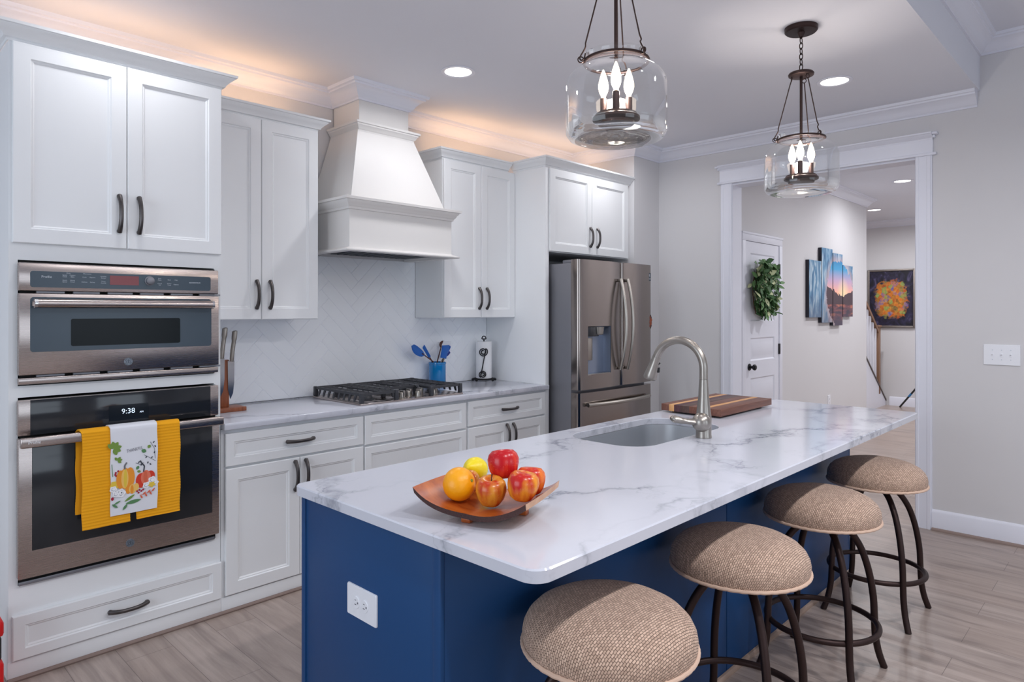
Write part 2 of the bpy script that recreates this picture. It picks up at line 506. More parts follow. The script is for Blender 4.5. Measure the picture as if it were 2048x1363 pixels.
def tube(bm, pts, r, n=10, flat=1.0, caps=True, up=None, closed=False):
    pts = [Vector(p) for p in pts]
    rs = r if isinstance(r, (list, tuple)) else [r] * len(pts)
    k = len(pts)
    tang = []
    for i in range(k):
        if closed:
            tang.append((pts[(i + 1) % k] - pts[i - 1]).normalized())
        else:
            tang.append((pts[min(i + 1, k - 1)] - pts[max(i - 1, 0)]).normalized())
    nrm = Vector(up) if up else (Vector((0, 0, 1)) if abs(tang[0].z) < .9 else Vector((1, 0, 0)))
    nrm = (nrm - tang[0] * nrm.dot(tang[0])).normalized()
    rings = []
    for i in range(k):
        if i:
            q = tang[i - 1].rotation_difference(tang[i])
            nrm = q @ nrm
            nrm = (nrm - tang[i] * nrm.dot(tang[i])).normalized()
        bn = tang[i].cross(nrm)
        rings.append([bm.verts.new(pts[i] + (nrm * cos(2 * pi * j / n) * flat + bn * sin(2 * pi * j / n)) * rs[i]) for j in range(n)])
    for i in range(k - 1):
        ring_bridge(bm, rings[i], rings[i + 1])
    if closed:
        ring_bridge(bm, rings[-1], rings[0])
    elif caps:
        bm.faces.new(rings[0][::-1])
        bm.faces.new(rings[-1])
    return bm


def smooth_path(pts, per=6):
    """Catmull-Rom through the points."""
    p = [Vector(q) for q in pts]
    p = [p[0] * 2 - p[1]] + p + [p[-1] * 2 - p[-2]]
    out = []
    for i in range(1, len(p) - 2):
        for j in range(per):
            u = j / per
            a, b, c, d = p[i - 1], p[i], p[i + 1], p[i + 2]
            out.append(0.5 * ((2 * b) + (c - a) * u + (2 * a - 5 * b + 4 * c - d) * u * u + (3 * b - a - 3 * c + d) * u ** 3))
    out.append(p[-2])
    return out


def lathe(bm, prof, cx=0, cy=0, n=32, cap0=True, cap1=True):
    rings = []
    for r, z in prof:
        if r < 1e-6:
            rings.append([bm.verts.new((cx, cy, z))])
        else:
            rings.append([bm.verts.new((cx + r * cos(2 * pi * i / n), cy + r * sin(2 * pi * i / n), z)) for i in range(n)])
    for a, b in zip(rings, rings[1:]):
        if len(a) == 1 and len(b) == 1:
            continue
        for i in range(n):
            j = (i + 1) % n
            if len(a) == 1:
                bm.faces.new((a[0], b[j], b[i]))
            elif len(b) == 1:
                bm.faces.new((a[i], a[j], b[0]))
            else:
                bm.faces.new((a[i], a[j], b[j], b[i]))
    if cap0 and len(rings[0]) > 1:
        bm.faces.new(rings[0][::-1])
    if cap1 and len(rings[-1]) > 1:
        bm.faces.new(rings[-1])
    return bm


def sweep(bm, path, prof, side=1, closed=False):
    """Moulding: profile [(out, z)] swept along a plan path [(x, y)], mitred; out is to the right of the path for side=1."""
    P = [Vector((*p, 0)) for p in path]
    k = len(P)
    dirs = [(P[(i + 1) % k] - P[i]).normalized() for i in range(k if closed else k - 1)]
    nr = [Vector((d.y, -d.x, 0)) * side for d in dirs]
    rings = []
    for i in range(k):
        if closed:
            a, b = nr[i - 1], nr[i]
        else:
            a, b = nr[max(i - 1, 0)], nr[min(i, k - 2)]
        m = (a + b)
        m = m / max(m.dot(a), 1e-6) if m.length > 1e-6 else a
        rings.append([bm.verts.new((P[i].x + m.x * o, P[i].y + m.y * o, z)) for o, z in prof])
    for i in range(k - 1):
        ring_bridge(bm, rings[i], rings[i + 1])
    if closed:
        ring_bridge(bm, rings[-1], rings[0])
    else:
        bm.faces.new(rings[0])
        bm.faces.new(rings[-1][::-1])
    return bm


def panel(bm, f, a0, a1, b0, b1, rings, back=True):
    """Rectangular rings [(inset, depth)] in the plane mapping f(a, b, d)."""
    R = []
    for ins, d in rings:
        R.append([bm.verts.new(f(a, b, d)) for a, b in ((a0 + ins, b0 + ins), (a1 - ins, b0 + ins), (a1 - ins, b1 - ins), (a0 + ins, b1 - ins))])
    for p, q in zip(R, R[1:]):
        ring_bridge(bm, p, q)
    bm.faces.new(R[-1])
    if back:
        bm.faces.new(R[0][::-1])
    return bm


def face_y(y0):
    return lambda a, b, d: (a, y0 - d, b)


def face_x(x0):
    return lambda a, b, d: (x0 - d, a, b)


SHAKER = [(0, 0), (0, .016), (.003, .019), (.058, .019), (.062, .0135), (.066, .0135), (.072, .009)]
SLIM = [(0, 0), (0, .016), (.003, .019), (.040, .019), (.044, .0135), (.048, .0135), (.054, .009)]


def rrect(x0, x1, y0, y1, r, n=6):
    pts = []
    for cx, cy, a in ((x1 - r, y0 + r, -90), (x1 - r, y1 - r, 0), (x0 + r, y1 - r, 90), (x0 + r, y0 + r, 180)):
        for i in range(n + 1):
            t = radians(a + 90 * i / n)
            pts.append((cx + r * cos(t), cy + r * sin(t)))
    return pts


def loop_extrude(bm, loop, f, d0, d1, bev=0.0):
    """A closed 2D loop given thickness between depths d0 (back) and d1 (front), with a small chamfer at the front."""
    a = [bm.verts.new(f(x, y, d0)) for x, y in loop]
    if bev:
        cx = sum(p[0] for p in loop) / len(loop)
        cy = sum(p[1] for p in loop) / len(loop)
        b = [bm.verts.new(f(x, y, d1 - bev)) for x, y in loop]
        ins = []
        for x, y in loop:
            l = math.hypot(x - cx, y - cy)
            ins.append((x - (x - cx) / l * bev, y - (y - cy) / l * bev))
        c = [bm.verts.new(f(x, y, d1)) for x, y in ins]
        ring_bridge(bm, a, b)
        ring_bridge(bm, b, c)
        bm.faces.new(c)
    else:
        b = [bm.verts.new(f(x, y, d1)) for x, y in loop]
        ring_bridge(bm, a, b)
        bm.faces.new(b)
    bm.faces.new(a[::-1])
    return bm


# ------------------------------------------------------------------ object helpers
ORG = {}


def finish(name, bm, mats, org, sharp=35):
    bmesh.ops.recalc_face_normals(bm, faces=bm.faces[:])
    if org != Vector((0, 0, 0)):
        for v in bm.verts:
            v.co -= org
    me = bpy.data.meshes.new(name)
    bm.to_mesh(me)
    bm.free()
    for m in (mats if isinstance(mats, (list, tuple)) else [mats]):
        me.materials.append(M[m] if isinstance(m, str) else m)
    for p in me.polygons:
        p.use_smooth = True
    me.set_sharp_from_angle(angle=radians(sharp))
    o = bpy.data.objects.new(name, me)
    COL.objects.link(o)
    return o


def tag(o, label=None, cat=None, group=None, kind=None):
    for k, v in (('label', label), ('category', cat), ('group', group), ('kind', kind)):
        if v:
            o[k] = v
    return o


def thing(name, label, cat, loc=(0, 0, 0), group=None, kind=None):
    o = bpy.data.objects.new(name, None)
    COL.objects.link(o)
    o.empty_display_size = 0.1
    o.location = loc
    ORG[o.name] = Vector(loc)
    return tag(o, label, cat, group, kind)


def part(name, bm, mats, parent, label=None, sharp=35, kind=None):
    """A mesh whose vertices were built in the room's coordinates, as a part of its thing."""
    org = ORG[parent.name]
    o = finish(name, bm, mats, org, sharp)
    o.parent = parent
    ORG[o.name] = org
    return tag(o, label, None, None, kind)


def solo(name, bm, mats, label, cat, loc, group=None, sharp=35):
    loc = Vector(loc)
    o = finish(name, bm, mats, loc, sharp)
    o.location = loc
    ORG[o.name] = loc
    return tag(o, label, cat, group)


def struct(name, bm, mats, label=None, cat=None, sharp=35):
    o = finish(name, bm, mats, Vector((0, 0, 0)), sharp)
    ORG[o.name] = Vector((0, 0, 0))
    return tag(o, label, cat, None, 'structure')


def dup(root, loc, rotz, label):
    r = root.copy()
    COL.objects.link(r)
    r.location = loc
    r.rotation_euler = (0, 0, rotz)
    r['label'] = label
    for ch in list(root.children):
        c = ch.copy()
        COL.objects.link(c)
        c.parent = r
        for g in list(ch.children):
            d = g.copy()
            COL.objects.link(d)
            d.parent = c
    return r


def text(name, body, size, f, mat_, parent, label=None, ext=0.0004, align='CENTER', squeeze=1.0):
    """Lettering as a mesh; f(a, b, d) maps its plane into the room."""
    cu = bpy.data.curves.new(name, 'FONT')
    cu.body = body
    cu.size = size
    cu.align_x = align
    cu.align_y = 'CENTER'
    cu.extrude = ext
    cu.resolution_u = 3
    cu.offset = -.008 * size if size > .02 else 0.0
    tmp = bpy.data.objects.new('tmp_text', cu)
    COL.objects.link(tmp)
    bpy.context.view_layer.update()
    me = bpy.data.meshes.new_from_object(tmp.evaluated_get(bpy.context.evaluated_depsgraph_get()))
    bpy.data.objects.remove(tmp, do_unlink=True)
    bpy.data.curves.remove(cu)
    bm = bmn()
    bm.from_mesh(me)
    bpy.data.meshes.remove(me)
    for v in bm.verts:
        v.co = Vector(f(v.co.x * squeeze, v.co.y, v.co.z + ext))
    return part(name, bm, mat_, parent, label)


def text_into(bm, body, size, f, ext=0.0003, idx=0, squeeze=1.0, align='CENTER'):
    cu = bpy.data.curves.new('t', 'FONT')
    cu.body = body
    cu.size = size
    cu.align_x = align
    cu.align_y = 'CENTER'
    cu.resolution_u = 2
    tmp = bpy.data.objects.new('tmp_text', cu)
    COL.objects.link(tmp)
    bpy.context.view_layer.update()
    me = bpy.data.meshes.new_from_object(tmp.evaluated_get(bpy.context.evaluated_depsgraph_get()))
    bpy.data.objects.remove(tmp, do_unlink=True)
    bpy.data.curves.remove(cu)
    vs = [bm.verts.new(f(v.co.x * squeeze, v.co.y, ext)) for v in me.vertices]
    for p in me.polygons:
        try:
            fc = bm.faces.new([vs[i] for i in p.vertices])
            fc.material_index = idx
        except ValueError:
            pass
    bpy.data.meshes.remove(me)


def bow_handle(bm, f, length, vertical, proj=.028, w=.0086):
    """An arched pull with flared feet; f(a, b, d) centred on the pull."""
    pts, rs = [], []
    for i in range(15):
        s = -1 + 2 * i / 14
        d = proj * (1 - abs(s) ** 2.6) + .004
        a = s * length / 2
        pts.append(f(0, a, d) if vertical else f(a, 0, d))
        rs.append(w * (1.0 + .22 * abs(s) ** 3))
    q = Vector(f(1, 0, 0)) - Vector(f(0, 0, 0)) if vertical else Vector(f(0, 1, 0)) - Vector(f(0, 0, 0))
    tube(bm, pts, rs, 10, up=q)
    for s in (-1, 1):
        a = s * (length / 2 - .004)
        p0 = f(0, a, .0) if vertical else f(a, 0, .0)
        p1 = f(0, a, .008) if vertical else f(a, 0, .008)
        tube(bm, [p0, p1], w * 1.15, 10)
    return bm


def pull(parent, y, x, z, length=.15, vertical=True):
    bm = bmn()
    bow_handle(bm, lambda a, b, d: (x + a, y - d, z + b), length, vertical)
    return part('handle', bm, 'pewter', parent, 'dark pewter arched pull')


def leaf_door(parent, name, x0, x1, z0, z1, y, rings=SHAKER, m='cabinet'):
    bm = bmn()
    panel(bm, face_y(y), x0, x1, z0, z1, rings)
    return part(name, bm, m, parent)


CORNICE = [(0, 0), (.004, 0), (.006, .009), (.016, .012), (.019, .020), (.032, .034), (.048, .047), (.050, .053), (.058, .055), (.060, .066), (0, .066)]
CROWN = [(0, 0), (.012, 0), (.012, .011), (.020, .016), (.027, .022), (.034, .036), (.050, .053), (.071, .067), (.080, .071), (.082, .080), (.096, .083), (.1, .1), (0, .1)]


def shift(prof, z):
    return [(o, b + z) for o, b in prof]


# ================================================================== SETTING
bm = bmn()
box(bm, -3.2, 11.4, -8.2, 1.6, -.05, 0)
struct('floor', bm, 'floor', 'grey brown wood plank floor', 'floor')

bm = bmn()
box(bm, -3.2, 4.617, 0, .12, 0, 3.3)
struct('wall_back', bm, 'wall', 'wall behind the cabinets and the cooktop', 'wall')
bm = bmn()
box(bm, 4.230, 4.617, -.673, 0, 0, 3.3)
struct('wall_corner', bm, 'wall', 'short wall end beside the refrigerator', 'wall')
OY0, OY1, OZ = -1.345, -2.665, 2.475
bm = bmn()
box(bm, 4.617, 4.770, OY0, .12, 0, 3.3)
box(bm, 4.617, 4.770, -8.2, OY1, 0, 3.3)
box(bm, 4.617, 4.770, OY1, OY0, OZ, 3.3)
struct('wall_right', bm, 'wall', 'greige wall with the cased opening to the hall', 'wall')
bm = bmn()
box(bm, -3.2, -3.0, -8.2, .12, 0, .6)
box(bm, -3.2, -3.0, -8.2, .12, 2.6, 3.3)
box(bm, -3.2, -3.0, -8.2, -3.6, .6, 2.6)
box(bm, -3.2, -3.0, -1.0, .12, .6, 2.6)
struct('wall_left', bm, 'wall')
bm = bmn()
box(bm, -3.0, 4.617, -8.2, -8.0, 0, .6)
box(bm, -3.0, 4.617, -8.2, -8.0, 2.6, 3.3)
for x0, x1 in ((-3.0, -2.25), (-.15, 1.15), (3.25, 4.617)):
    box(bm, x0, x1, -8.2, -8.0, .6, 2.6)
struct('wall_front', bm, 'wall')
for k, (x0, x1) in enumerate(((-2.25, -.15), (1.15, 3.25))):  # unseen windows added behind the camera to carry the fill
    bm = bmn()
    for a, b in ((x0, x0 + .06), (x1 - .06, x1), ((x0 + x1) / 2 - .02, (x0 + x1) / 2 + .02)):
        box(bm, a, b, -8.06, -8.0, .6, 2.6)
    for a, b in ((.6, .66), (2.54, 2.6), (1.58, 1.62)):
        box(bm, x0, x1, -8.06, -8.0, a, b)
    struct('window_%d' % (k + 1), bm, 'trim')
bm = bmn()
for a, b in ((-3.6, -3.54), (-1.06, -1.0), (-2.32, -2.28)):
    box(bm, -3.06, -3.0, a, b, .6, 2.6)
for a, b in ((.6, .66), (2.54, 2.6), (1.58, 1.62)):
    box(bm, -3.06, -3.0, -3.6, -1.0, a, b)
struct('window_3', bm, 'trim')  # unseen window, placed so its fill reaches the island end

bm = bmn()
box(bm, -3.0, 4.617, -3.012, 0, K_CEIL, L_CEIL + .1)
box(bm, -3.0, 4.617, -8.0, -3.012, L_CEIL, L_CEIL + .1)
struct('ceiling', bm, 'ceiling', 'lower kitchen ceiling stepping up to the living room ceiling', 'ceiling')
bm = bmn()
box(bm, 4.770, 11.3, -3.6, 1.3, K_CEIL, K_CEIL + .1)
struct('ceiling_hall', bm, 'ceiling', 'hall ceiling beyond the opening', 'ceiling')

# hall beyond the opening
HY, HX, FX = -1.2, 8.6, 10.95
bm = bmn()
box(bm, 4.770, HX, HY, HY + .12, 0, K_CEIL)
struct('wall_hall', bm, 'wall', 'hall wall carrying the white door and the canvases', 'wall')
bm = bmn()
box(bm, FX, FX + .12, -3.6, 1.3, 0, K_CEIL)
struct('wall_far', bm, 'wall', 'far hall wall with the framed picture', 'wall')
bm = bmn()
box(bm, 4.770, FX, -3.6, -3.5, 0, K_CEIL)
box(bm, HX - .12, FX, .6, .7, 0, K_CEIL)
box(bm, HX - .12, HX, HY + .12, .6, 0, K_CEIL)
struct('wall_stair', bm, 'wall')

# crown mouldings
cz = K_CEIL - .1
bm = bmn()
sweep(bm, [(-3.0, 0), (1.795, 0), (1.795, -.30), (2.171, -.30), (2.171, 0), (4.230, 0), (4.230, -.673), (4.617, -.673), (4.617, -3.0)], shift(CROWN, cz))
struct('trim_1', bm, 'trim', 'white crown moulding round the kitchen ceiling and hood', 'crown moulding')
lz = L_CEIL - .1
bm = bmn()
sweep(bm, [(-3.0, -3.012), (4.617, -3.012), (4.617, -8.0)], shift(CROWN, lz))
struct('trim_2', bm, 'trim', 'white crown moulding of the higher living room ceiling', 'crown moulding')
bm = bmn()
sweep(bm, [(4.770, HY), (HX, HY), (HX, .6)], shift(CROWN, cz))
sweep(bm, [(FX, .6), (FX, -3.5)], shift(CROWN, cz))
struct('trim_3', bm, 'trim', 'white crown moulding along the hall walls', 'crown moulding')

# cased opening
XF = 4.617
bm = bmn()
CAS = [(0, 0), (.098, 0), (.098, .012), (.092, .020), (.078, .020), (.074, .016), (.03, .016), (.026, .019), (.008, .019), (.004, .012), (0, .012)]
for y0, s in ((OY0 + .086, -1), (OY1 - .086, 1)):
    pr_ = [(XF - d, y0 + s * o) for o, d in CAS]
    a = [bm.verts.new((x, y, 0)) for x, y in pr_]
    b = [bm.verts.new((x, y, OZ)) for x, y in pr_]
    ring_bridge(bm, a, b)
    bm.faces.new(a)
    bm.faces.new(b[::-1])
box(bm, XF - .004, 4.772, OY0 - .014, OY0 - .0005, 0, OZ - .0005)
box(bm, XF - .004, 4.772, OY1 + .0005, OY1 + .014, 0, OZ - .0005)
box(bm, XF - .004, 4.772, OY1 + .014, OY0 - .014, OZ - .014, OZ - .0005)
box(bm, XF - .030, XF, OY1 - .112, OY0 + .112, OZ, OZ + .018, .004)
box(bm, XF - .020, XF, OY1 - .092, OY0 + .092, OZ + .018, OZ + .110)
CAP = [(0, 0), (.022, 0), (.024, .008), (.034, .016), (.050, .026), (.054, .032), (.062, .033), (.064, .042), (0, .042)]
n0 = len(bm.verts)
sweep(bm, [(XF, OY0 + .092), (XF - .0, OY0 + .092 - .0001), (XF, OY1 - .092)], shift(CAP, OZ + .105))
for s, y in ((1, OY0 + .092), (-1, OY1 - .092)):
    box(bm, XF - .052, XF, min(y, y + s * .030), max(y, y + s * .030), OZ + .131, OZ + .147, .004)
    box(bm, XF - .034, XF, min(y, y + s * .014), max(y, y + s * .014), OZ + .113, OZ + .131, .004)
struct('trim_4', bm, 'trim', 'white casing and cornice head around the hall opening', 'door casing')

BASE = [(0, 0), (.016, 0), (.016, .105), (.013, .112), (.013, .118), (.008, .128), (.004, .136), (0, .136)]
SHOE = [(.016, 0), (.030, 0), (.029, .010), (.024, .016), (.016, .018)]
bm = bmn()
sweep(bm, [(XF, OY1 - .086), (XF, -8.0)], BASE)
struct('baseboard_right', bm, 'trim', 'white baseboard right of the hall opening', 'baseboard')
bm = bmn()
sweep(bm, [(XF, OY1 - .086), (XF, -8.0)], SHOE)
struct('trim_5', bm, 'shoe', 'brown shoe moulding under the right baseboard', 'shoe moulding')
bm = bmn()
sweep(bm, [(6.12, HY), (HX, HY), (HX, -.82)], BASE)
sweep(bm, [(FX, -.85), (FX, -3.5)], BASE)
struct('baseboard_hall', bm, 'trim', 'white baseboard of the hall', 'baseboard')

# tiled backsplash: herringbone of 3 x 12 inch tiles laid at 45 degrees
BS = [(.826, 3.155, .9135, 1.3965), (1.509, 2.451, 1.3965, 1.792)]
bm = bmn()
tb = bmn()
Wt, NR = .0775, 4
gap = .0007
cs = cos(pi / 4)
for k in range(-70, 71):
    for m_ in range(-8, 9):
        for (u0, v0, du, dv) in ((k + 2 * NR * m_, k, NR, 1), (k + 2 * NR * m_, k + 1, 1, NR)):
            cu_, cv_ = (u0 + du / 2) * Wt, (v0 + dv / 2) * Wt
            X = 1.98 + (cu_ - cv_) * cs
            Z = 1.2 + (cu_ + cv_) * cs
            if not (.6 < X < 3.4 and .7 < Z < 2.0):
                continue
            hu, hv = du * Wt / 2 - gap, dv * Wt / 2 - gap
            A, B = [], []
            for lst, ins, y in ((A, 0, -.0064), (B, .0012, -.0082)):
                for a, b in ((-hu, -hv), (hu, -hv), (hu, hv), (-hu, hv)):
                    a -= math.copysign(ins, a)
                    b -= math.copysign(ins, b)
                    lst.append(tb.verts.new((X + (a - b) * cs, y, Z + (a + b) * cs)))
            ring_bridge(tb, A, B)
            tb.faces.new(B)
for x0, x1, z0, z1 in BS:
    c = tb.copy()
    for co, no in (((x0, 0, 0), (-1, 0, 0)), ((x1, 0, 0), (1, 0, 0)), ((0, 0, z0), (0, 0, -1)), ((0, 0, z1), (0, 0, 1))):
        bmesh.ops.bisect_plane(c, geom=c.verts[:] + c.edges[:] + c.faces[:], plane_co=co, plane_no=no, clear_outer=True)
    me = bpy.data.meshes.new('t')
    c.to_mesh(me)
    c.free()
    bm.from_mesh(me)
    bpy.data.meshes.remove(me)
tb.free()
for f_ in bm.faces:
    f_.material_index = 0
n0 = len(bm.faces)
for x0, x1, z0, z1 in BS:
    box(bm, x0, x1, -.0066, -.0005, z0, z1)
bm.faces.ensure_lookup_table()
for f_ in bm.faces[n0:]:
    f_.material_index = 1
struct('wall_tile', bm, ['tile', 'grout'], 'glossy white herringbone tile backsplash above the counter', 'backsplash', sharp=20)

# hall door
bm = bmn()
DX0, DX1, DZ = 5.165, 5.880, 2.065
lf = face_y(HY - .012)
PR = [(0, 0), (.012, -.0085), (.020, -.0085), (.048, .0015)]
rows = [(.12, .55), (.66, .85), (.97, 1.20), (1.35, 1.965)]
rows = [(.10, .50), (.60, .845), (1.0, 1.205), (1.355, 1.965)]
t_ = .10
x0, x1 = DX0, DX1
zs = [0.006] + [v for r_ in rows for v in r_] + [DZ]
for i in range(0, len(zs), 2):
    box(bm, x0, x1, HY - .012, HY - .001, zs[i], zs[i + 1])
for a, b in rows:
    box(bm, x0, x0 + t_, HY - .012, HY - .001, a, b)
    box(bm, x1 - t_, x1, HY - .012, HY - .001, a, b)
    panel(bm, lf, x0 + t_, x1 - t_, a, b, PR, back=False)
dr = struct('door_1', bm, 'trim', 'white five-panel door in the hall wall', 'door')
bm = bmn()
sweep_cas = [(DX0 - .075, DX0 - .004), (DX1 + .004, DX1 + .075)]
for a, b in sweep_cas:
    box(bm, a, b, HY - .020, HY - .0005, 0, DZ + .004, .004)
box(bm, DX0 - .075, DX1 + .075, HY - .020, HY - .0005, DZ + .004, DZ + .078, .004)
box(bm, DX0 - .082, DX1 + .082, HY - .026, HY - .0005, DZ + .062, DZ + .082, .004)
part('casing', bm, 'trim', dr)
bm = bmn()
n0 = 0
lathe(bm, [(.0, 0), (.03, 0), (.032, .004), (.028, .010), (.012, .014), (.011, .030), (.020, .036), (.027, .046), (.027, .056), (.018, .064), (0, .066)], n=20)
rot_new(bm, 0, Matrix.Translation((5.235, HY - .012, .948)) @ Matrix.Rotation(radians(90), 4, 'X'))
part('door_knob', bm, 'doorblack', dr, 'black round knob')
for z in (1.085, 1.845, .30):
    bm = bmn()
    box(bm, DX1 - .012, DX1 + .016, HY - .024, HY - .010, z - .05, z + .05, .003)
    part('hinge', bm, 'doorblack', dr, 'black hinge')


# ================================================================== TALL OVEN CABINET
FY = -.616          # face-frame plane of base and tall cabinets
tc = thing('oven_cabinet', 'tall white cabinet holding the two built-in ovens', 'cabinet', (.412, -.3, 0))
bm = bmn()
box(bm, .004, .034, FY, -.002, .0, 2.497)
box(bm, .790, .820, FY, -.002, .0, 2.497)
box(bm, .034, .790, FY, -.002, 1.645, 2.497)
box(bm, .034, .790, FY, -.002, 1.104, 1.150)
box(bm, .034, .790, FY, -.002, .0, .368)
part('body', bm, 'cabinet', tc)
bm = bmn()
box(bm, .0, .822, FY - .006, FY - .0005, 0.0, .078, .002)
part('toe_board', bm, 'cabinet', tc)
bm = bmn()
tube(bm, [(.0, FY - .008, .007), (.822, FY - .008, .007)], .010, 8)
part('shoe_molding', bm, 'shoe', tc, 'brown shoe moulding')
for x0, x1, hx in ((.014, .4135, .384), (.4165, .8185, .461)):
    d = leaf_door(tc, 'door', x0, x1, 1.711, 2.494, FY - .001)
    pull(d, FY - .020, hx, 1.859, .155)
d = leaf_door(tc, 'drawer', .014, .8185, .0835, .256, FY - .001, SLIM)
pull(d, FY - .020, .420, .170, .15, False)
bm = bmn()
sweep(bm, [(.002, -.002), (.002, FY), (.822, FY), (.822, -.002)], shift(CORNICE, 2.496))
part('cornice', bm, 'cabinet', tc)


# ------------------------------------------------------------------ ovens
def logo_disc(parent, x, y, z, r=.017):
    bm = bmn()
    lathe(bm, [(0, 0), (r, 0), (r, .0012), (r * .93, .002), (r * .88, .0012), (0, .0012)], n=28)
    rot_new(bm, 0, Matrix.Translation((x, y, z)) @ Matrix.Rotation(radians(90), 4, 'X'))
    o = part('emblem', bm, 'silver', parent, 'small round silver emblem')
    bm = bmn()
    for cx, sgn in ((-.25, 1), (.28, -1)):
        pts = [(x + r * (cx + .34 * (.35 + .65 * i / 14) * cos(.5 + i * .5) * sgn), y - .0018, z + r * (.55 * (.35 + .65 * i / 14) * sin(.5 + i * .5))) for i in range(15)]
        tube(bm, pts, r * .045, 5)
    for k in range(4):
        t0 = k * pi / 2 + .4
        pts = [(x + r * .76 * cos(t0 + .25 * i), y - .0018, z + r * .76 * sin(t0 + .25 * i)) for i in range(5)]
        tube(bm, pts, r * .04, 5)
    part('monogram', bm, 'mwglass', o)


MX0, MX1 = .0305, .7985
mw = thing('microwave_oven', 'stainless built-in microwave oven with a red display, upper of the two ovens', 'microwave', (.414, -.4, 1.152))
YM = -.650
bm = bmn()
box(bm, .05, .775, -.60, -.15, 1.155, 1.64)
box(bm, MX0 + .008, MX1 - .008, -.622, -.6175, 1.152, 1.640)
part('body', bm, 'black', mw)
bm = bmn()
box(bm, MX0, MX1, YM + .002, -.6225, 1.524, 1.634, .004)
part('control_panel', bm, 'steel', mw)
cp = bpy.data.objects['control_panel']
bm = bmn()
loop_extrude(bm, rrect(.068, .762, 1.538, 1.602, .010), face_y(YM + .002), 0, .0022, .001)
fas = part('fascia', bm, 'mwglass', cp, 'blue grey glass control strip')
bm = bmn()
box(bm, .345, .456, YM - .0012, YM - .0004, 1.555, 1.594)
dsp = part('display', bm, mat('red_display', '#6e1820', 0.2, emit=('#8a1a20', .12)), cp, 'dark red display')
bm = bmn()
lathe(bm, [(0, 0), (.020, 0), (.020, .003), (.0165, .004), (.016, .016), (.013, .018), (0, .018)], n=28)
rot_new(bm, 0, Matrix.Translation((.499, YM - .0005, 1.576)) @ Matrix.Rotation(radians(90), 4, 'X'))
part('dial', bm, ['greysteel'], cp, 'round chrome-edged dial')
fp = lambda x, z: (lambda a, b, d: (x + a, YM - .0005 - d, z + b))
for x, z, s in ((.122, 1.580, 'Profile'), (.690, 1.573, 'ADVANTIUM'), (.196, 1.597, 'Oven'), (.262, 1.597, 'Microwave'),
                (.183, 1.586, 'Speed\nCook'), (.210, 1.586, 'Convec\nBake'), (.183, 1.565, 'Quick\nSpeed'), (.210, 1.565, 'Warm\nProof'),
                (.252, 1.583, 'Cook'), (.281, 1.583, 'Express'), (.252, 1.563, 'Defrost'), (.281, 1.563, 'Reheat'),
                (.321, 1.585, 'Favorite\nRecipe'), (.321, 1.564, 'Timer\nOn/Off'),
                (.540, 1.584, 'Start\nPause'), (.540, 1.562, 'Cancel\nOff'), (.580, 1.583, 'Back'), (.580, 1.563, 'Power\nTemp'), (.609, 1.583, 'Help'), (.609, 1.563, 'Options')):
    bm = bmn()
    text_into(bm, s, {'Profile': .0135, 'ADVANTIUM': .0085}.get(s, .0066), fp(x, z))
    part('lettering', bm, 'print_white', fas)
bm = bmn()
box(bm, MX0, MX1, YM - .004, -.6225, 1.193, 1.514, .004)
md = part('door', bm, 'steel', mw)
bm = bmn()
loop_extrude(bm, rrect(.067, .763, 1.283, 1.499, .012), face_y(YM - .004), 0, .0022, .001)
part('glass_panel', bm, 'mwglass', md, 'blue grey glass')
bm = bmn()
loop_extrude(bm, rrect(.203, .624, 1.302, 1.413, .008), face_y(YM - .0064), 0, .0012, .0005)
part('window', bm, 'mwwindow', md, 'dark see-through window')
bm = bmn()
tube(bm, [(.083, YM - .045, 1.474), (.747, YM - .045, 1.474)], .0175, 18)
for x in (.080, .743):
    box(bm, x - .008, x + .014, YM - .05, YM - .004, 1.462, 1.486, .004)
part('handle', bm, 'steel', md)
for s in (0, 1):
    bm = bmn()
    x = .083 if s == 0 else .747
    tube(bm, [(x + (-.010 if s == 0 else 0), YM - .045, 1.474), (x + (0 if s == 0 else .010), YM - .045, 1.474)], .0185, 18)
    part('handle_cap', bm, 'chrome', md)
logo_disc(md, .414, YM - .0042, 1.228)
bm = bmn()
box(bm, MX0, MX1, YM + .004, -.6225, 1.157, 1.182, .003)
part('lower_trim', bm, 'steel', mw)
for z in (1.1875, 1.519):
    bm = bmn()
    for i in range(6):
        x = .09 + i * .125
        box(bm, x, x + .095, -.640, -.6255, z - .0035, z + .0035)
    part('vent', bm, 'greysteel', mw)

ov = thing('wall_oven', 'stainless built-in wall oven with a clock display below the microwave', 'oven', (.414, -.4, .37))
bm = bmn()
box(bm, .05, .775, -.60, -.15, .375, 1.095)
box(bm, MX0 + .008, MX1 - .004, -.622, -.6175, .372, 1.097)
part('body', bm, 'black', ov)
bm = bmn()
box(bm, MX0 - .002, MX1, YM, -.6225, .957, 1.096, .004)
ocp = part('control_panel', bm, 'steel', ov)
bm = bmn()
box(bm, .068, .760, YM - .003, YM - .0004, .958, 1.095, .001)
og = part('fascia', bm, 'ovenglass', ocp, 'dark glass control panel')
bm = bmn()
box(bm, .340, .494, YM - .0038, YM - .0031, .975, 1.045)
od = part('display', bm, 'display', ocp)
text('clock_digits', '9:38', .031, lambda a, b, d: (.414 + a, YM - .0039 - d, 1.016 + b), 'clock', od, 'glowing time 9:38')
text('clock_suffix', 'AM', .010, lambda a, b, d: (.466 + a, YM - .0039 - d, 1.008 + b), 'clock', od)
bm = bmn()
box(bm, MX0 - .002, MX1 + .002, YM - .004, -.6225, .400, .948, .004)
odr = part('door', bm, 'steel', ov)
bm = bmn()
box(bm, .073, .767, YM - .0058, YM - .0042, .506, .916, .001)
part('window', bm, 'ovenglass', odr, 'large black glass window')
bm = bmn()
box(bm, .026, .798, -.716, -.696, .918, .957, .006, 3)
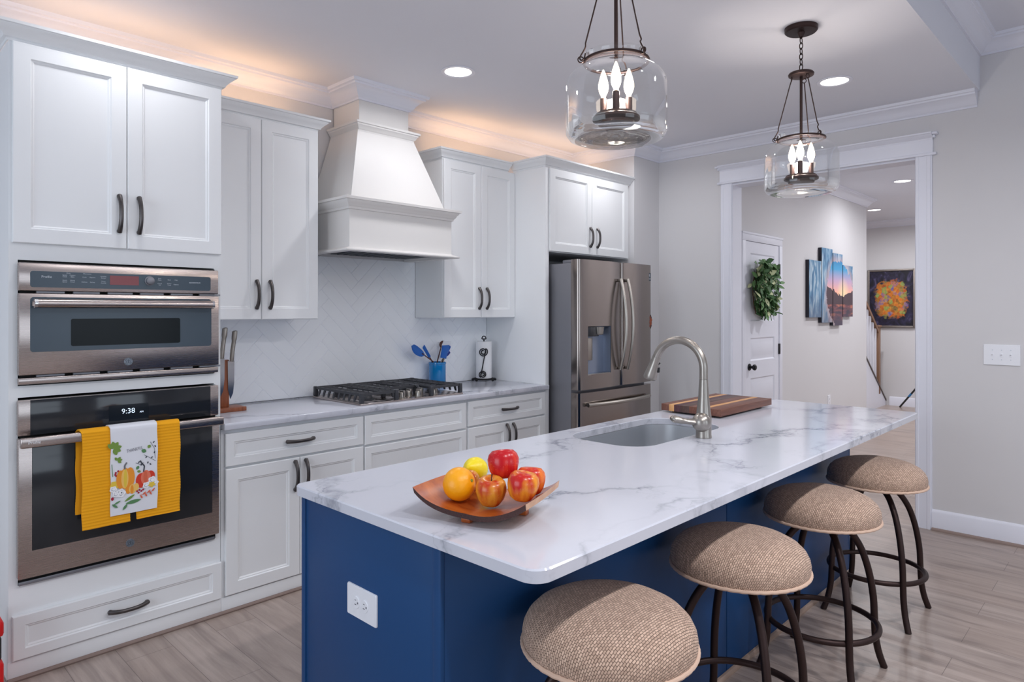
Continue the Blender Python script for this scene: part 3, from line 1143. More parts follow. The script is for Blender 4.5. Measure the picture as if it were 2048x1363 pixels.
for x in (.045, .775):
    box(bm, x - .012, x + .012, -.698, -.655, .925, .950, .003)
oh = part('handle', bm, 'steel', odr)
text('handle_lettering', 'Profile', .0155, lambda a, b, d: (.070 + a, -.7164 - d, .938 + b), 'plate', oh)
logo_disc(odr, .421, YM - .0042, .450)
bm = bmn()
box(bm, MX0 + .004, MX1 - .010, YM + .018, -.6225, .370, .384, .002)
part('lower_trim', bm, 'greysteel', ov)


# ------------------------------------------------------------------ kitchen towels on the oven handle
def towel(name, x0, x1, yf, yb, ztop, zfront, zback, m, label, rib=0.0, dxb=0.0, thick=.0045, wob=.0012):
    path = []
    n = 110 if rib else 26
    for i in range(n + 1):
        path.append((yf, zfront + (ztop - .012 - zfront) * i / n, 0.0))
    ym, rr = (yf + yb) / 2, (yb - yf) / 2
    for i in range(1, 10):
        t = pi * i / 10
        path.append((ym - rr * cos(t), ztop - .012 + min(rr, .014) * sin(t), i / 10))
    nb = n // 2
    for i in range(nb + 1):
        path.append((yb, ztop - .012 + (zback - ztop + .012) * i / nb, 1.0))
    out, inn = [], []
    for i, (y, z, s) in enumerate(path):
        a, b = path[max(i - 1, 0)], path[min(i + 1, len(path) - 1)]
        ty, tz = b[0] - a[0], b[1] - a[1]
        l = math.hypot(ty, tz)
        ny, nz_ = -tz / l, ty / l
        rp = rib * sin(z / .0125 * 2 * pi) if rib else 0
        out.append((y + ny * rp, z + nz_ * rp, s))
        inn.append((y - ny * thick, z - nz_ * thick, s))
    prof = out + inn[::-1]
    bm = bmn()
    nx = 14
    rings = []
    for j in range(nx + 1):
        u = j / nx
        w = wob * sin(u * 9.0 + x0 * 40)
        rings.append([bm.verts.new((x0 + (x1 - x0) * u + dxb * s + .0018 * sin(z * 37 + j), y + w * (1 - (z - zfront) / (ztop - zfront)), z)) for (y, z, s) in prof])
    for a, b in zip(rings, rings[1:]):
        ring_bridge(bm, a, b)
    bm.faces.new(rings[0])
    bm.faces.new(rings[-1][::-1])
    return solo(name, bm, m, label, 'towel', ((x0 + x1) / 2, yf, zfront), sharp=70)


towel('kitchen_towel', .226, .402, -.7245, -.6705, .9640, .562, .618, 'yellowtowel', 'longer mustard yellow ribbed towel at the left of the oven handle', .0015, -.010)
towel('kitchen_towel', .424, .600, -.7245, -.6705, .9640, .566, .630, 'yellowtowel', 'mustard yellow ribbed towel at the right of the oven handle', .0015, .0)
wt = towel('printed_towel', .326, .504, -.7330, -.6620, .9700, .600, .70, 'whitetowel', 'white hand towel printed with pumpkins and THANKFUL between yellow towels')

# printed motif of the white towel, flat ink shapes on the cloth
INK = {}
for nm, c_ in dict(green='#7a9a48', leaf2='#5d8c5e', dark='#3c424c', orange='#f09a34', orange2='#f6c56a', red='#d8402c', red2='#e87a62', berry='#a81c38', white='#f6f6fa', grey='#9aa0ae',
                   yel='#e8c84a', rust='#dd6a4c', stem='#77777c', letter='#7a7a84').items():
    INK[nm] = mat('ink_' + nm, c_, .9)
ink_names = list(INK)
bm = bmn()
TX0, TW, TZ0, TH = .326, .178, .968, .368
lay = [0]


def tp(u, v):
    return (TX0 + u * TW, -.7344 - .00002 * lay[0], TZ0 - v * TH)


def shape(pts, ink):
    lay[0] += 1
    f_ = bm.faces.new([bm.verts.new(tp(*p)) for p in pts])
    f_.material_index = ink_names.index(ink)


def blob(u, v, ru, rv, ink, n=20, wob=0, rot=0, ph=0):
    pts = []
    for i in range(n):
        t = 2 * pi * i / n
        k = 1 + wob * sin(5 * t + ph)
        a, b = ru * k * cos(t), rv * k * sin(t)
        pts.append((u + a * cos(rot) - b * sin(rot) * .48, v + a * sin(rot) / .48 * .23 + b * cos(rot)))
    shape(pts, ink)


def leaf_ink(u, v, l, w, ang, ink):
    pts = []
    ca, sa = cos(ang), sin(ang)
    for s, sg in [(i / 8, 1) for i in range(9)] + [(1 - i / 8, -1) for i in range(1, 8)]:
        a, b = s * l, sg * w * sin(pi * s) ** .8
        pts.append((u + (a * ca - b * sa), v - (a * sa + b * ca) * .48))
    shape(pts, ink)


def line_ink(pts, w, ink):
    for (a, b), (c_, d_) in zip(pts, pts[1:]):
        l = math.hypot(c_ - a, (d_ - b) / .48) or 1
        nx, ny = -(d_ - b) / .48 / l * w, (c_ - a) / l * w * .48
        shape([(a + nx, b + ny), (c_ + nx, d_ + ny), (c_ - nx, d_ - ny), (a - nx, b - ny)], ink)


for a in (0.2, 1.0, 1.7, 2.4, -.5, -1.2):
    leaf_ink(.06, .245, .17, .05, a, 'green')
for a in (0.1, .9, -.7, 2.2):
    leaf_ink(.14, .385, .10, .03, a, 'green')
line_ink([(.02, .42), (.04, .56)], .006, 'leaf2')
line_ink([(.84, .22), (.93, .30), (.95, .42)], .004, 'dark')
line_ink([(.70, .36), (.82, .40), (.96, .45)], .004, 'dark')
line_ink([(.52, .44), (.62, .465), (.70, .45)], .004, 'dark')
for u, v, a in ((.90, .24, 1), (.96, .29, 2), (.92, .36, 1.2), (.77, .38, 4), (.85, .41, .6), (.78, .47, 1.4), (.86, .49, 2.2), (.58, .45, 1.2), (.65, .455, 4.4)):
    leaf_ink(u, v, .06, .014, a, 'dark')
leaf_ink(.75, .33, .12, .045, 2.6, 'leaf2')
leaf_ink(.79, .29, .09, .04, 1.0, 'green')
leaf_ink(.54, .52, .10, .035, 1.1, 'leaf2')
leaf_ink(.55, .535, .09, .03, -.4, 'green')
for u, v in ((.10, .52), (.15, .505), (.16, .53), (.11, .555), (.09, .54)):
    blob(u, v, .022, .011, 'berry', 10)
blob(.08, .66, .10, .05, 'yel', 14, .15)
blob(.40, .595, .10, .115, 'orange', 24)
blob(.20, .605, .09, .105, 'orange', 24)
blob(.30, .60, .115, .12, 'orange', 24)
blob(.29, .60, .075, .11, 'orange2', 24)
blob(.30, .60, .035, .105, 'yel', 24)
line_ink([(.29, .495), (.285, .455), (.33, .42)], .018, 'stem')
blob(.84, .615, .10, .062, 'red', 20)
blob(.64, .65, .12, .085, 'red', 20)
blob(.74, .625, .11, .085, 'red2', 20)
blob(.73, .62, .045, .075, 'rust', 20)
line_ink([(.69, .555), (.71, .49), (.64, .445), (.62, .42)], .014, 'dark')
blob(.53, .715, .06, .045, 'orange2', 16)
blob(.36, .73, .06, .048, 'orange', 16)
blob(.45, .73, .075, .055, 'orange2', 18)
blob(.44, .735, .035, .05, 'orange', 18)
for u, v, r in ((.05, .70, .075), (.20, .755, .105), (.10, .76, .07), (.88, .665, .09), (.75, .715, .08), (.95, .70, .07)):
    blob(u, v, r, r * .46, 'white', 18, .12, 0, u * 9)
    blob(u, v, r * .55, r * .26, 'grey', 14, .2, 0, v * 9)
    blob(u + .004, v - .002, r * .46, r * .21, 'white', 14, .15)
blob(.22, .752, .016, .008, 'dark', 8)
blob(.87, .715, .075, .03, 'yel', 14, .25)
for u, v in ((.55, .765), (.60, .755), (.64, .77), (.58, .785), (.68, .757)):
    blob(u, v, .022, .011, 'berry', 10)
blob(.03, .805, .03, .02, 'berry', 10)
for k in range(6):
    leaf_ink(.62 + k * .05, .815 - k * .006 + (k % 2) * .01, .10, .018, -1.1 + (k % 2) * 1.9, 'rust')
line_ink([(.60, .815), (.92, .79)], .004, 'rust')
leaf_ink(.30, .885, .34, .045, .12, 'leaf2')
leaf_ink(.28, .86, .26, .03, .55, 'green')
leaf_ink(.34, .89, .16, .03, -2.2, 'leaf2')
leaf_ink(.02, .865, .16, .025, -.7, 'leaf2')
leaf_ink(.20, .84, .16, .02, -2.7, 'leaf2')
text_into(bm, 'THANKFUL', .0195, lambda a, b, d: (TX0 + .5 * TW + a, -.7356, TZ0 - .285 * TH + b + a * .12), idx=ink_names.index('letter'), squeeze=.62)
pm = part('printed_motif', bm, [INK[k] for k in ink_names], wt, 'printed pumpkins, leaves, flowers and lettering')

# ================================================================== WALL CABINETS
UY = -.304


def wall_cabinet(x0, x1, z0, z1, label, split, hx, hz, crown):
    t = thing('wall_cabinet', label, 'cabinet', ((x0 + x1) / 2, -.15, z0), 'tall white wall cabinets')
    bm = bmn()
    box(bm, x0, x1, UY, -.002, z0 + .012, z1)
    for a, b in ((x0, x0 + .02), (x1 - .02, x1)):
        box(bm, a, b, UY, -.0095, z0, z0 + .012)
    box(bm, x0 + .02, x1 - .02, UY, UY + .02, z0, z0 + .012)
    part('body', bm, 'cabinet', t)
    for i, (a, b) in enumerate(((x0 + .004, split - .0015), (split + .0015, x1 - .002))):
        d = leaf_door(t, 'door', a, b, z0 + .002, z1 - .004, UY - .001)
        pull(d, UY - .020, hx[i], hz, .150)
    bm = bmn()
    sweep(bm, crown, shift(CORNICE, z1 - .002))
    part('cornice', bm, 'cabinet', t)
    return t


wall_cabinet(.8225, 1.506, 1.3977, 2.490, 'white wall cabinet between the oven cabinet and the range hood', 1.1640, (1.135, 1.211), 1.534, [(.8835, UY), (1.506, UY), (1.506, -.002)])
wall_cabinet(2.4535, 3.1565, 1.3977, 2.490, 'white wall cabinet between the range hood and the refrigerator', 2.8050, (2.781, 2.856), 1.536, [(2.4535, -.002), (2.4535, UY), (3.094, UY)])

fc = thing('refrigerator_cabinet', 'white cabinet over the refrigerator with a tall side panel', 'cabinet', (3.7, -.3, 0))
bm = bmn()
box(bm, 3.157, 3.197, -.6248, -.0005, 0, 2.497, .0015)
part('side_panel', bm, 'cabinet', fc)
bm = bmn()
box(bm, 3.1975, 4.2285, FY, -.002, 1.880, 2.497)
part('body', bm, 'cabinet', fc)
for i, (a, b, hx) in enumerate(((3.200, 3.7005, 3.676), (3.7035, 4.198, 3.766))):
    d = leaf_door(fc, 'door', a, b, 1.885, 2.494, FY - .001)
    pull(d, FY - .020, hx, 2.02, .150)
bm = bmn()
sweep(bm, [(3.157, UY - .0), (3.157, -.6248), (4.2285, -.6248)], shift(CORNICE, 2.496))
part('cornice', bm, 'cabinet', fc)

# ================================================================== BASE CABINETS
def base_cabinet(x0, x1, label):
    t = thing('base_cabinet', label, 'cabinet', ((x0 + x1) / 2, -.3, 0), 'white base cabinets under the counter')
    bm = bmn()
    box(bm, x0, x1, FY, -.012, .0, .8785)
    part('body', bm, 'cabinet', t)
    bm = bmn()
    box(bm, x0, x1, FY - .006, FY - .0005, 0, .078, .002)
    part('toe_board', bm, 'cabinet', t)
    bm = bmn()
    tube(bm, [(x0, FY - .008, .007), (x1, FY - .008, .007)], .010, 8)
    part('shoe_molding', bm, 'shoe', t, 'brown shoe moulding')
    return t


t = base_cabinet(.8225, 1.6095, 'white base cabinet with a drawer over two doors beside the ovens')
d = leaf_door(t, 'drawer', .838, 1.6055, .701, .858, FY - .001, SLIM)
pull(d, FY - .020, 1.222, .779, .15, False)
for a, b, hx in ((.838, 1.2205, 1.193), (1.2235, 1.6055, 1.252)):
    d = leaf_door(t, 'door', a, b, .086, .690, FY - .001)
    pull(d, FY - .020, hx, .600, .15)
t = base_cabinet(1.6105, 2.3855, 'white base cabinet of wide drawers under the gas cooktop')
for z0, z1 in ((.694, .858), (.392, .682), (.086, .380)):
    leaf_door(t, 'drawer', 1.6155, 2.3775, z0, z1, FY - .001, SLIM)
t = base_cabinet(2.3865, 3.1560, 'white base cabinet beside the refrigerator panel with a drawer over doors')
d = leaf_door(t, 'drawer', 2.396, 3.146, .701, .862, FY - .001, SLIM)
pull(d, FY - .020, 2.778, .780, .15, False)
for a, b, hx in ((2.396, 2.7755, 2.745), (2.7785, 3.146, 2.808)):
    d = leaf_door(t, 'door', a, b, .086, .690, FY - .001)
    pull(d, FY - .020, hx, .600, .15)

bm = bmn()
box(bm, .8235, 3.1565, -.657, -.010, .879, .912, .004, 3)
box(bm, 3.1566, 3.166, -.657, -.626, .879, .912, .004, 3)
solo('countertop', bm, 'marble', 'white veined quartz counter along the tiled wall', 'countertop', (1.98, -.33, .879))

# ================================================================== RANGE HOOD
hd = thing('range_hood', 'white flared wooden range hood over the cooktop', 'range hood', (1.984, -.25, 1.79))
bm = bmn()
hx0, hx1, hy = 1.600, 2.368, -.500
for a, b, c_, d_ in ((hx0, hx0 + .02, hy, -.010), (hx1 - .02, hx1, hy, -.010), (hx0 + .02, hx1 - .02, hy, hy + .02), (hx0 + .02, hx1 - .02, -.03, -.010)):
    box(bm, a, b, c_, d_, 1.806, 2.06)
box(bm, hx0 + .02, hx1 - .02, hy + .02, -.03, 1.98, 2.06)
part('canopy', bm, 'hood', hd)
bm = bmn()
LIP = [(-.014, 0), (.036, 0), (.040, .004), (.040, .010), (.030, .013), (.012, .020), (.0, .026), (-.014, .026)]
sweep(bm, [(hx0, -.010), (hx0, hy), (hx1, hy), (hx1, -.010)], shift(LIP, 1.789))
part('lower_ledge', bm, 'hood', hd)
bm = bmn()
BAND = [(0, 0), (.010, .002), (.012, .014), (.020, .020), (.026, .034), (.036, .044), (.038, .052), (.048, .054), (.050, .068), (.036, .072), (-.02, .074), (-.02, 0)]
sweep(bm, [(hx0, -.010), (hx0, hy), (hx1, hy), (hx1, -.010)], shift(BAND, 2.030))
part('middle_molding', bm, 'hood', hd)
bm = bmn()
lo = [(1.630, -.010), (1.630, -.470), (2.336, -.470), (2.336, -.010)]
up_ = [(1.770, -.010), (1.770, -.325), (2.196, -.325), (2.196, -.010)]
R = [[bm.verts.new((x, y, z)) for x, y in L_] for L_, z in ((lo, 2.060), (lo, 2.104), (up_, 2.545), (up_, 2.60))]
for p, q in zip(R, R[1:]):
    ring_bridge(bm, p, q)
bm.faces.new(R[0])
bm.faces.new(R[-1][::-1])
part('flared_body', bm, 'hood', hd)
bm = bmn()
BAND2 = [(0, 0), (.008, .002), (.010, .012), (.020, .018), (.028, .034), (.034, .038), (.035, .046), (.043, .048), (.045, .060), (.01, .064), (-.04, .064), (-.04, 0)]
sweep(bm, [(1.786, -.010), (1.786, -.318), (2.180, -.318), (2.180, -.010)], shift(BAND2, 2.540))
part('upper_molding', bm, 'hood', hd)
bm = bmn()
box(bm, 1.796, 2.170, -.299, -.010, 2.600, cz + .05)
part('chimney', bm, 'hood', hd)
bm = bmn()
box(bm, 1.6205, 2.3475, -.479, -.031, 1.806, 1.815)
for i in range(14):
    box(bm, 1.68 + i * .045, 1.70 + i * .045, -.43, -.09, 1.802, 1.8062)
part('filter', bm, mat('dark_filter_steel', '#43484e', .4, .6), hd, 'dark steel filter underneath')

# ================================================================== COOKTOP
ck = thing('gas_cooktop', 'stainless gas cooktop with black cast iron grates on the counter', 'cooktop', (1.984, -.35, .912))
kx0, kx1, ky0, ky1 = 1.602, 2.372, -.612, -.082
bm = bmn()
box(bm, kx0, kx1, ky0, ky1, .9122, .922, .003)
part('tray', bm, 'steel', ck)
for bx, by, br_ in ((1.735, -.47, .036), (1.735, -.21, .046), (1.985, -.28, .058), (2.235, -.21, .046), (2.235, -.47, .036)):
    bm = bmn()
    lathe(bm, [(br_ * 1.35, .922), (br_ * 1.3, .928), (br_, .930), (br_, .938), (br_ * .95, .941), (br_ * .9, .946), (0, .947)], bx, by, 24)
    part('burner', bm, 'castiron', ck)


def bar(bm, x0, y0, x1, y1, z=.973, w=.011, h=.015, z1=None):
    a, b = Vector((x0, y0, z)), Vector((x1, y1, z if z1 is None else z1))
    d = (b - a).normalized()
    s = Vector((-d.y, d.x, 0)).normalized() * w / 2
    u = Vector((0, 0, h / 2))
    A = [bm.verts.new(a + p) for p in (s - u, s + u, -s * .7 + u, -s - u)]
    B = [bm.verts.new(b + p) for p in (s - u, s + u, -s * .7 + u, -s - u)]
    ring_bridge(bm, A, B)
    bm.faces.new(A[::-1])
    bm.faces.new(B)


for gx0, gx1, kind in ((1.618, 1.855, 'side'), (1.865, 2.108, 'mid'), (2.118, 2.356, 'side')):
    bm = bmn()
    gy0, gy1 = (-.598, -.096) if kind == 'side' else (-.455, -.096)
    for x in (gx0, gx1):
        bar(bm, x, gy0, x, gy1)
    for y in (gy0, gy1):
        bar(bm, gx0, y, gx1, y)
    cxs = (gx0 + gx1) / 2
    ny = 9 if kind == 'side' else 6
    for i in range(1, ny):
        y = gy0 + (gy1 - gy0) * i / ny
        bar(bm, gx0, y, cxs - .035, y)
        bar(bm, cxs + .035, y, gx1, y)
    for s in (-1, 1):
        bar(bm, cxs + s * .034, gy0 + .03, cxs + s * .034, gy1 - .03, h=.010)
    # sloping outer fingers and feet
    for x, s in ((gx0, -1), (gx1, 1)):
        for i in range(ny + 1):
            y = gy0 + (gy1 - gy0) * i / ny
            if (kind == 'side') and ((x < 1.7 and s < 0) or (x > 2.3 and s > 0)):
                bar(bm, x, y, x + s * .013, y, .971, .020, .020, .938)
    for x in (gx0, gx1):
        for y in (gy0, gy1):
            box(bm, x - .011, x + .011, y - .012, y + .012, .9225, .982, .003)
    if kind == 'mid':
        for x, s in ((gx0, 1), (gx1, -1)):
            tube(bm, smooth_path([(x, gy0, .974), (x + s * .01, gy0 - .03, .976), (x + s * .02, gy0 - .06, .962), (x + s * .02, gy0 - .075, .930)], 4), .009, 8)
    part('grate', bm, 'castiron', ck)
for kx, ky in ((1.925, -.560), (2.005, -.520), (2.035, -.578), (2.085, -.530), (2.165, -.570)):
    bm = bmn()
    lathe(bm, [(.024, .9222), (.024, .926), (.020, .928), (.019, .954), (.016, .959), (0, .959)], kx, ky, 20)
    box(bm, kx - .006, kx + .006, ky - .024, ky + .019, .932, .970, .002)
    part('knob', bm, 'nickel', ck)


# ================================================================== COUNTER OBJECTS
# magnetic knife block with two knives
kb = thing('knife_block', 'dark walnut upright knife block beside the oven cabinet', 'knife block', (.985, -.25, .912))
bm = bmn()
box(bm, .86, 1.085, -.315, -.190, .9122, .934, .003)
part('base', bm, 'blockwood', kb)
bm = bmn()
box(bm, .90, 1.014, -.262, -.238, .9342, 1.185, .003)
part('board', bm, 'blockwood', kb)


def knife(x, z0, label, lean):
    t = thing('kitchen_knife', label, 'knife', (x, -.266, z0), 'knives held on the wooden block')
    bm = bmn()
    lo_ = [(x - .002, z0), (x + .012, z0 + .03), (x + .019, z0 + .09), (x + .020, z0 + .205), (x - .016, z0 + .205), (x - .014, z0 + .05)]
    a = [bm.verts.new((u, -.2635, v)) for u, v in lo_]
    b = [bm.verts.new((u, -.2660, v)) for u, v in lo_]
    ring_bridge(bm, a, b)
    bm.faces.new(a)
    bm.faces.new(b[::-1])
    part('blade', bm, 'chrome', t)
    bm = bmn()
    zz = z0 + .205
    tube(bm, smooth_path([(x, -.278, zz - .004), (x + lean * .2, -.280, zz + .05), (x + lean * .7, -.282, zz + .105), (x + lean, -.282, zz + .150), (x + lean * .95, -.282, zz + .160)], 4), [.011] + [.0135] * 8 + [.0165] * 6 + [.012, .008], 12, flat=.8)
    part('handle', bm, 'nickel', t)


knife(1.020, .975, 'right steel knife on the walnut block, its blade fully visible', .014)
knife(.968, .992, 'left steel knife on the walnut block, half behind the oven cabinet', .014)

# crock with utensils
CX, CY = 2.580, -.100
cr = thing('utensil_crock', 'glossy blue ceramic utensil crock behind the cooktop', 'crock', (CX, CY, .912))
bm = bmn()
lathe(bm, [(0, .9123), (.058, .9123), (.061, .918), (.061, 1.064), (.064, 1.068), (.064, 1.078), (.060, 1.080), (.056, 1.076), (.056, .925), (0, .922)], CX, CY, 36)
part('body', bm, 'crock', cr)


def utensil(label, foot, rim, tip, head, hm, hdl='wood_pale', cat='spatula'):
    """A handle from inside the crock with a head (length, width, thickness, taper) at its tip."""
    a, m_, b = Vector(foot), Vector(rim), Vector(tip)
    d = (b - m_).normalized()
    L_, w, th, kind = head
    t = thing('kitchen_utensil', label, cat, foot, 'utensils in the blue crock')
    bm = bmn()
    tube(bm, [a, m_, b - d * L_ * .8], [.004, .0045, .004], 8)
    part('handle', bm, hdl, t)
    side = d.cross(Vector((.2, -1, .1))).normalized()
    nrm = side.cross(d)
    bm = bmn()
    if kind == 'spoon':
        rings = []
        for i in range(9):
            s = i / 8
            ww = w / 2 * math.sqrt(max(1 - (2 * s - 1) ** 2, .002)) * (1.0 + .1 * s)
            c_ = b - d * L_ * (1 - s) + nrm * (-.012 * sin(pi * s))
            rings.append([bm.verts.new(c_ + side * ww * cos(2 * pi * k / 10) + nrm * th / 2 * sin(2 * pi * k / 10)) for k in range(10)])
    else:
        rings = []
        for i in range(6):
            s = i / 5
            ww = w / 2 * (.35 + .65 * min(s * 3, 1)) if kind == 'blade' else w / 2 * (.75 + .25 * s)
            tt = th / 2 * (1 - .45 * s)
            c_ = b - d * L_ * (1 - s)
            skew = d * (.10 * w if kind == 'slant' else 0)
            rings.append([bm.verts.new(c_ + side * ww * x_ + nrm * tt * y_ + (skew * x_ if i == 5 else Vector())) for x_, y_ in ((-1, -.6), (-.8, -1), (.8, -1), (1, -.6), (1, .6), (.8, 1), (-.8, 1), (-1, .6))])
    for p, q in zip(rings, rings[1:]):
        ring_bridge(bm, p, q)
    bm.faces.new(rings[0][::-1])
    bm.faces.new(rings[-1])
    part('head', bm, hm, t)
    return t


utensil('long blue turner leaning far left out of the crock', (CX + .030, CY - .010, .928), (CX - .046, CY - .006, 1.086), (2.345, -.108, 1.205), (.135, .060, .010, 'spoon'), 'bluesil', 'wood_dark', 'turner')
utensil('narrow blue spatula leaning left in the crock', (CX + .026, CY + .020, .928), (CX - .036, CY + .016, 1.086), (2.470, -.080, 1.195), (.095, .030, .010, 'slant'), 'bluesil', 'wood_dark', 'spatula')
utensil('wide blue scraper standing upright in the crock', (CX + .004, CY - .036, .928), (CX + .018, CY - .038, 1.086), (2.622, -.145, 1.200), (.095, .076, .014, 'slant'), 'bluesil', 'blackplastic', 'scraper')
utensil('brown wooden spoon at the back of the crock', (CX + .004, CY + .040, .928), (CX + .030, CY + .034, 1.086), (2.672, -.052, 1.228), (.055, .026, .012, 'spoon'), 'wood_dark', 'wood_dark', 'spoon')
utensil('dark blue basting brush leaning right in the crock', (CX - .030, CY - .004, .928), (CX + .048, CY + .010, 1.086), (2.705, -.086, 1.150), (.050, .030, .012, 'blade'), mat('navy_silicone', '#142a86', .45), 'wood_pale', 'brush')
utensil('blue silicone spoon leaning right in the crock', (CX - .014, CY - .018, .928), (CX + .040, CY - .020, 1.086), (2.682, -.122, 1.192), (.060, .044, .012, 'spoon'), 'bluesil', 'wood_pale', 'spoon')

# paper towel stand
PX, PY = 3.028, -.115
ph = thing('paper_towel_holder', 'black iron scroll holder for the paper towel roll', 'paper towel holder', (PX, PY, .912))
bm = bmn()
tube(bm, [(PX + .088 * cos(2 * pi * i / 36), PY + .070 * sin(2 * pi * i / 36), .928) for i in range(36)], .0045, 8, closed=True)
tube(bm, [(PX - .088, PY, .928), (PX + .088, PY, .928)], .0045, 8)
for a in (.25, 1.4, pi - .25, pi + .9, -.7):
    x, y = PX + .088 * cos(a), PY + .070 * sin(a)
    n0 = len(bm.verts)
    bmesh.ops.create_uvsphere(bm, u_segments=10, v_segments=6, radius=.0105, matrix=Matrix.Translation((x, y, .9228)))
part('base', bm, 'iron', ph)
bm = bmn()
tube(bm, [(PX, PY, .928), (PX, PY, 1.232)], .005, 8)
tube(bm, [(PX + .016 * cos(pi * i / 10), PY, 1.232 + .022 * sin(pi * i / 10)) for i in range(11)], .004, 8)
tube(bm, [(PX - .016, PY, 1.232), (PX + .016, PY, 1.232)], .004, 8)
part('post', bm, 'iron', ph)
bm = bmn()
yS = PY - .071
pts = []
for i in range(46):
    t_ = i / 45
    a = 2.6 * 2 * pi * t_ * .75
    r = .010 + .025 * t_
    pts.append((PX - .006 + r * cos(a + 1.2), yS, 1.137 + r * sin(a + 1.2)))
end1 = pts[-1]
pts2 = []
for i in range(46):
    t_ = i / 45
    a = 2.6 * 2 * pi * t_ * .75
    r = .008 + .021 * t_
    pts2.append((PX - .008 + r * cos(a + 1.2 + pi), yS, .966 + r * sin(a + 1.2 + pi)))
tube(bm, pts + [Vector(end1).lerp(Vector(pts2[-1]), .5)] + pts2[::-1], .0040, 8)
part('scroll', bm, 'iron', ph)
ph.rotation_euler = (0, 0, radians(-43.6))
bm = bmn()
lathe(bm, [(.0085, .934), (.058, .934), (.060, .937), (.060, 1.212), (.058, 1.214), (.020, 1.214), (.0195, 1.20), (.0085, 1.20)], PX, PY, 40, cap0=False, cap1=False)
solo('paper_towel_roll', bm, 'paper', 'white paper towel roll on the black iron holder', 'paper towels', (PX, PY, .934))


# wall plates
def wall_plate(name, f, w, h, label, cat, kind, loc, m='plate'):
    t = thing(name, label, cat, loc)
    bm = bmn()
    loop_extrude(bm, rrect(-w / 2, w / 2, -h / 2, h / 2, .004, 3), f, 0, .006, .0025)
    part('cover_plate', bm, m, t)
    if kind == 'outlet_h' or kind == 'outlet_v':
        for s in (-1, 1):
            o = s * .0205
            c0 = (o, 0) if kind == 'outlet_h' else (0, o)
            bm = bmn()
            lp = [(c0[0] + .0165 * cos(2 * pi * i / 20) * (.86 if kind == 'outlet_h' else 1), c0[1] + .0165 * sin(2 * pi * i / 20) * (1 if kind == 'outlet_h' else .86)) for i in range(20)]
            loop_extrude(bm, lp, f, .0062, .0082, .0008)
            rc = part('receptacle', bm, m, t)
            bm = bmn()
            for a, b, w_, h_ in ((-.006, .0035, .0022, .0085), (.006, .0035, .0018, .007), (0, -.0075, .005, .005)):
                if kind == 'outlet_h':
                    a, b, w_, h_ = -b, a, h_, w_
                loop_extrude(bm, [(c0[0] + a - w_ / 2, c0[1] + b - h_ / 2), (c0[0] + a + w_ / 2, c0[1] + b - h_ / 2), (c0[0] + a + w_ / 2, c0[1] + b + h_ / 2), (c0[0] + a - w_ / 2, c0[1] + b + h_ / 2)], f, .0083, .0086)
            part('slot', bm, 'print_grey', rc)
    if kind == 'decor':
        bm = bmn()
        loop_extrude(bm, rrect(-w * .23, w * .23, -h * .29, h * .29, .002, 2), f, .0062, .0085, .001)
        part('rocker', bm, m, t)
    if kind == 'toggle3':
        for k in (-1, 0, 1):
            bm = bmn()
            loop_extrude(bm, [(k * .047 + a, b) for a, b in rrect(-.006, .006, -.013, .013, .002, 2)], f, .0062, .0075, .0005)
            A = [bm.verts.new(f(k * .047 + a, b, .0075)) for a, b in ((-.0035, -.002), (.0035, -.002), (.0035, .006), (-.0035, .006))]
            B = [bm.verts.new(f(k * .047 + a, b, .018)) for a, b in ((-.003, .003), (.003, .003), (.003, .009), (-.003, .009))]
            ring_bridge(bm, A, B)
            bm.faces.new(B)
            part('toggle', bm, m, t)
            bm = bmn()
            for b in (-.030, .030):
                loop_extrude(bm, [(k * .047 + .0028 * cos(2 * pi * i / 10), b + .0028 * sin(2 * pi * i / 10)) for i in range(10)], f, .0062, .0070)
            part('screw', bm, 'print_white', t)
    return t


wall_plate('electrical_outlet', lambda a, b, d: (1.118 + a, -.0087 - d, 1.140 + b), .080, .125, 'white outlet cover on the tiles behind the knives', 'outlet', 'decor', (1.118, -.0087, 1.140))
wall_plate('electrical_outlet', lambda a, b, d: (2.722 + a, -.0087 - d, 1.157 + b), .125, .125, 'white double outlet cover on the tiles behind the crock', 'outlet', 'decor', (2.722, -.0087, 1.157))
wall_plate('light_switch', lambda a, b, d: (4.617 - d - .0003, -3.125 - a, 1.171 + b), .188, .127, 'white triple toggle light switch on the right wall', 'light switch', 'toggle3', (4.617, -3.125, 1.171))
wall_plate('electrical_outlet', lambda a, b, d: (7.27 + a, HY - .0003 - d, .455 + b), .075, .12, 'white outlet low on the hall wall under the canvases', 'outlet', 'outlet_v', (7.27, HY, .455))

# ================================================================== REFRIGERATOR
fr = thing('refrigerator', 'stainless french door refrigerator with water dispenser', 'refrigerator', (3.714, -.45, 0))
bm = bmn()
box(bm, 3.238, 4.190, -.798, -.06, .03, 1.790, .004)
box(bm, 3.26, 4.17, -.75, -.1, .0, .03)
part('body', bm, 'greysteel', fr)
for x in (3.262, 4.090):
    bm = bmn()
    box(bm, x, x + .075, -.798, -.70, 1.7905, 1.816, .006)
    part('hinge_cover', bm, 'greysteel', fr)
fy0, fy1 = -.800, -.876


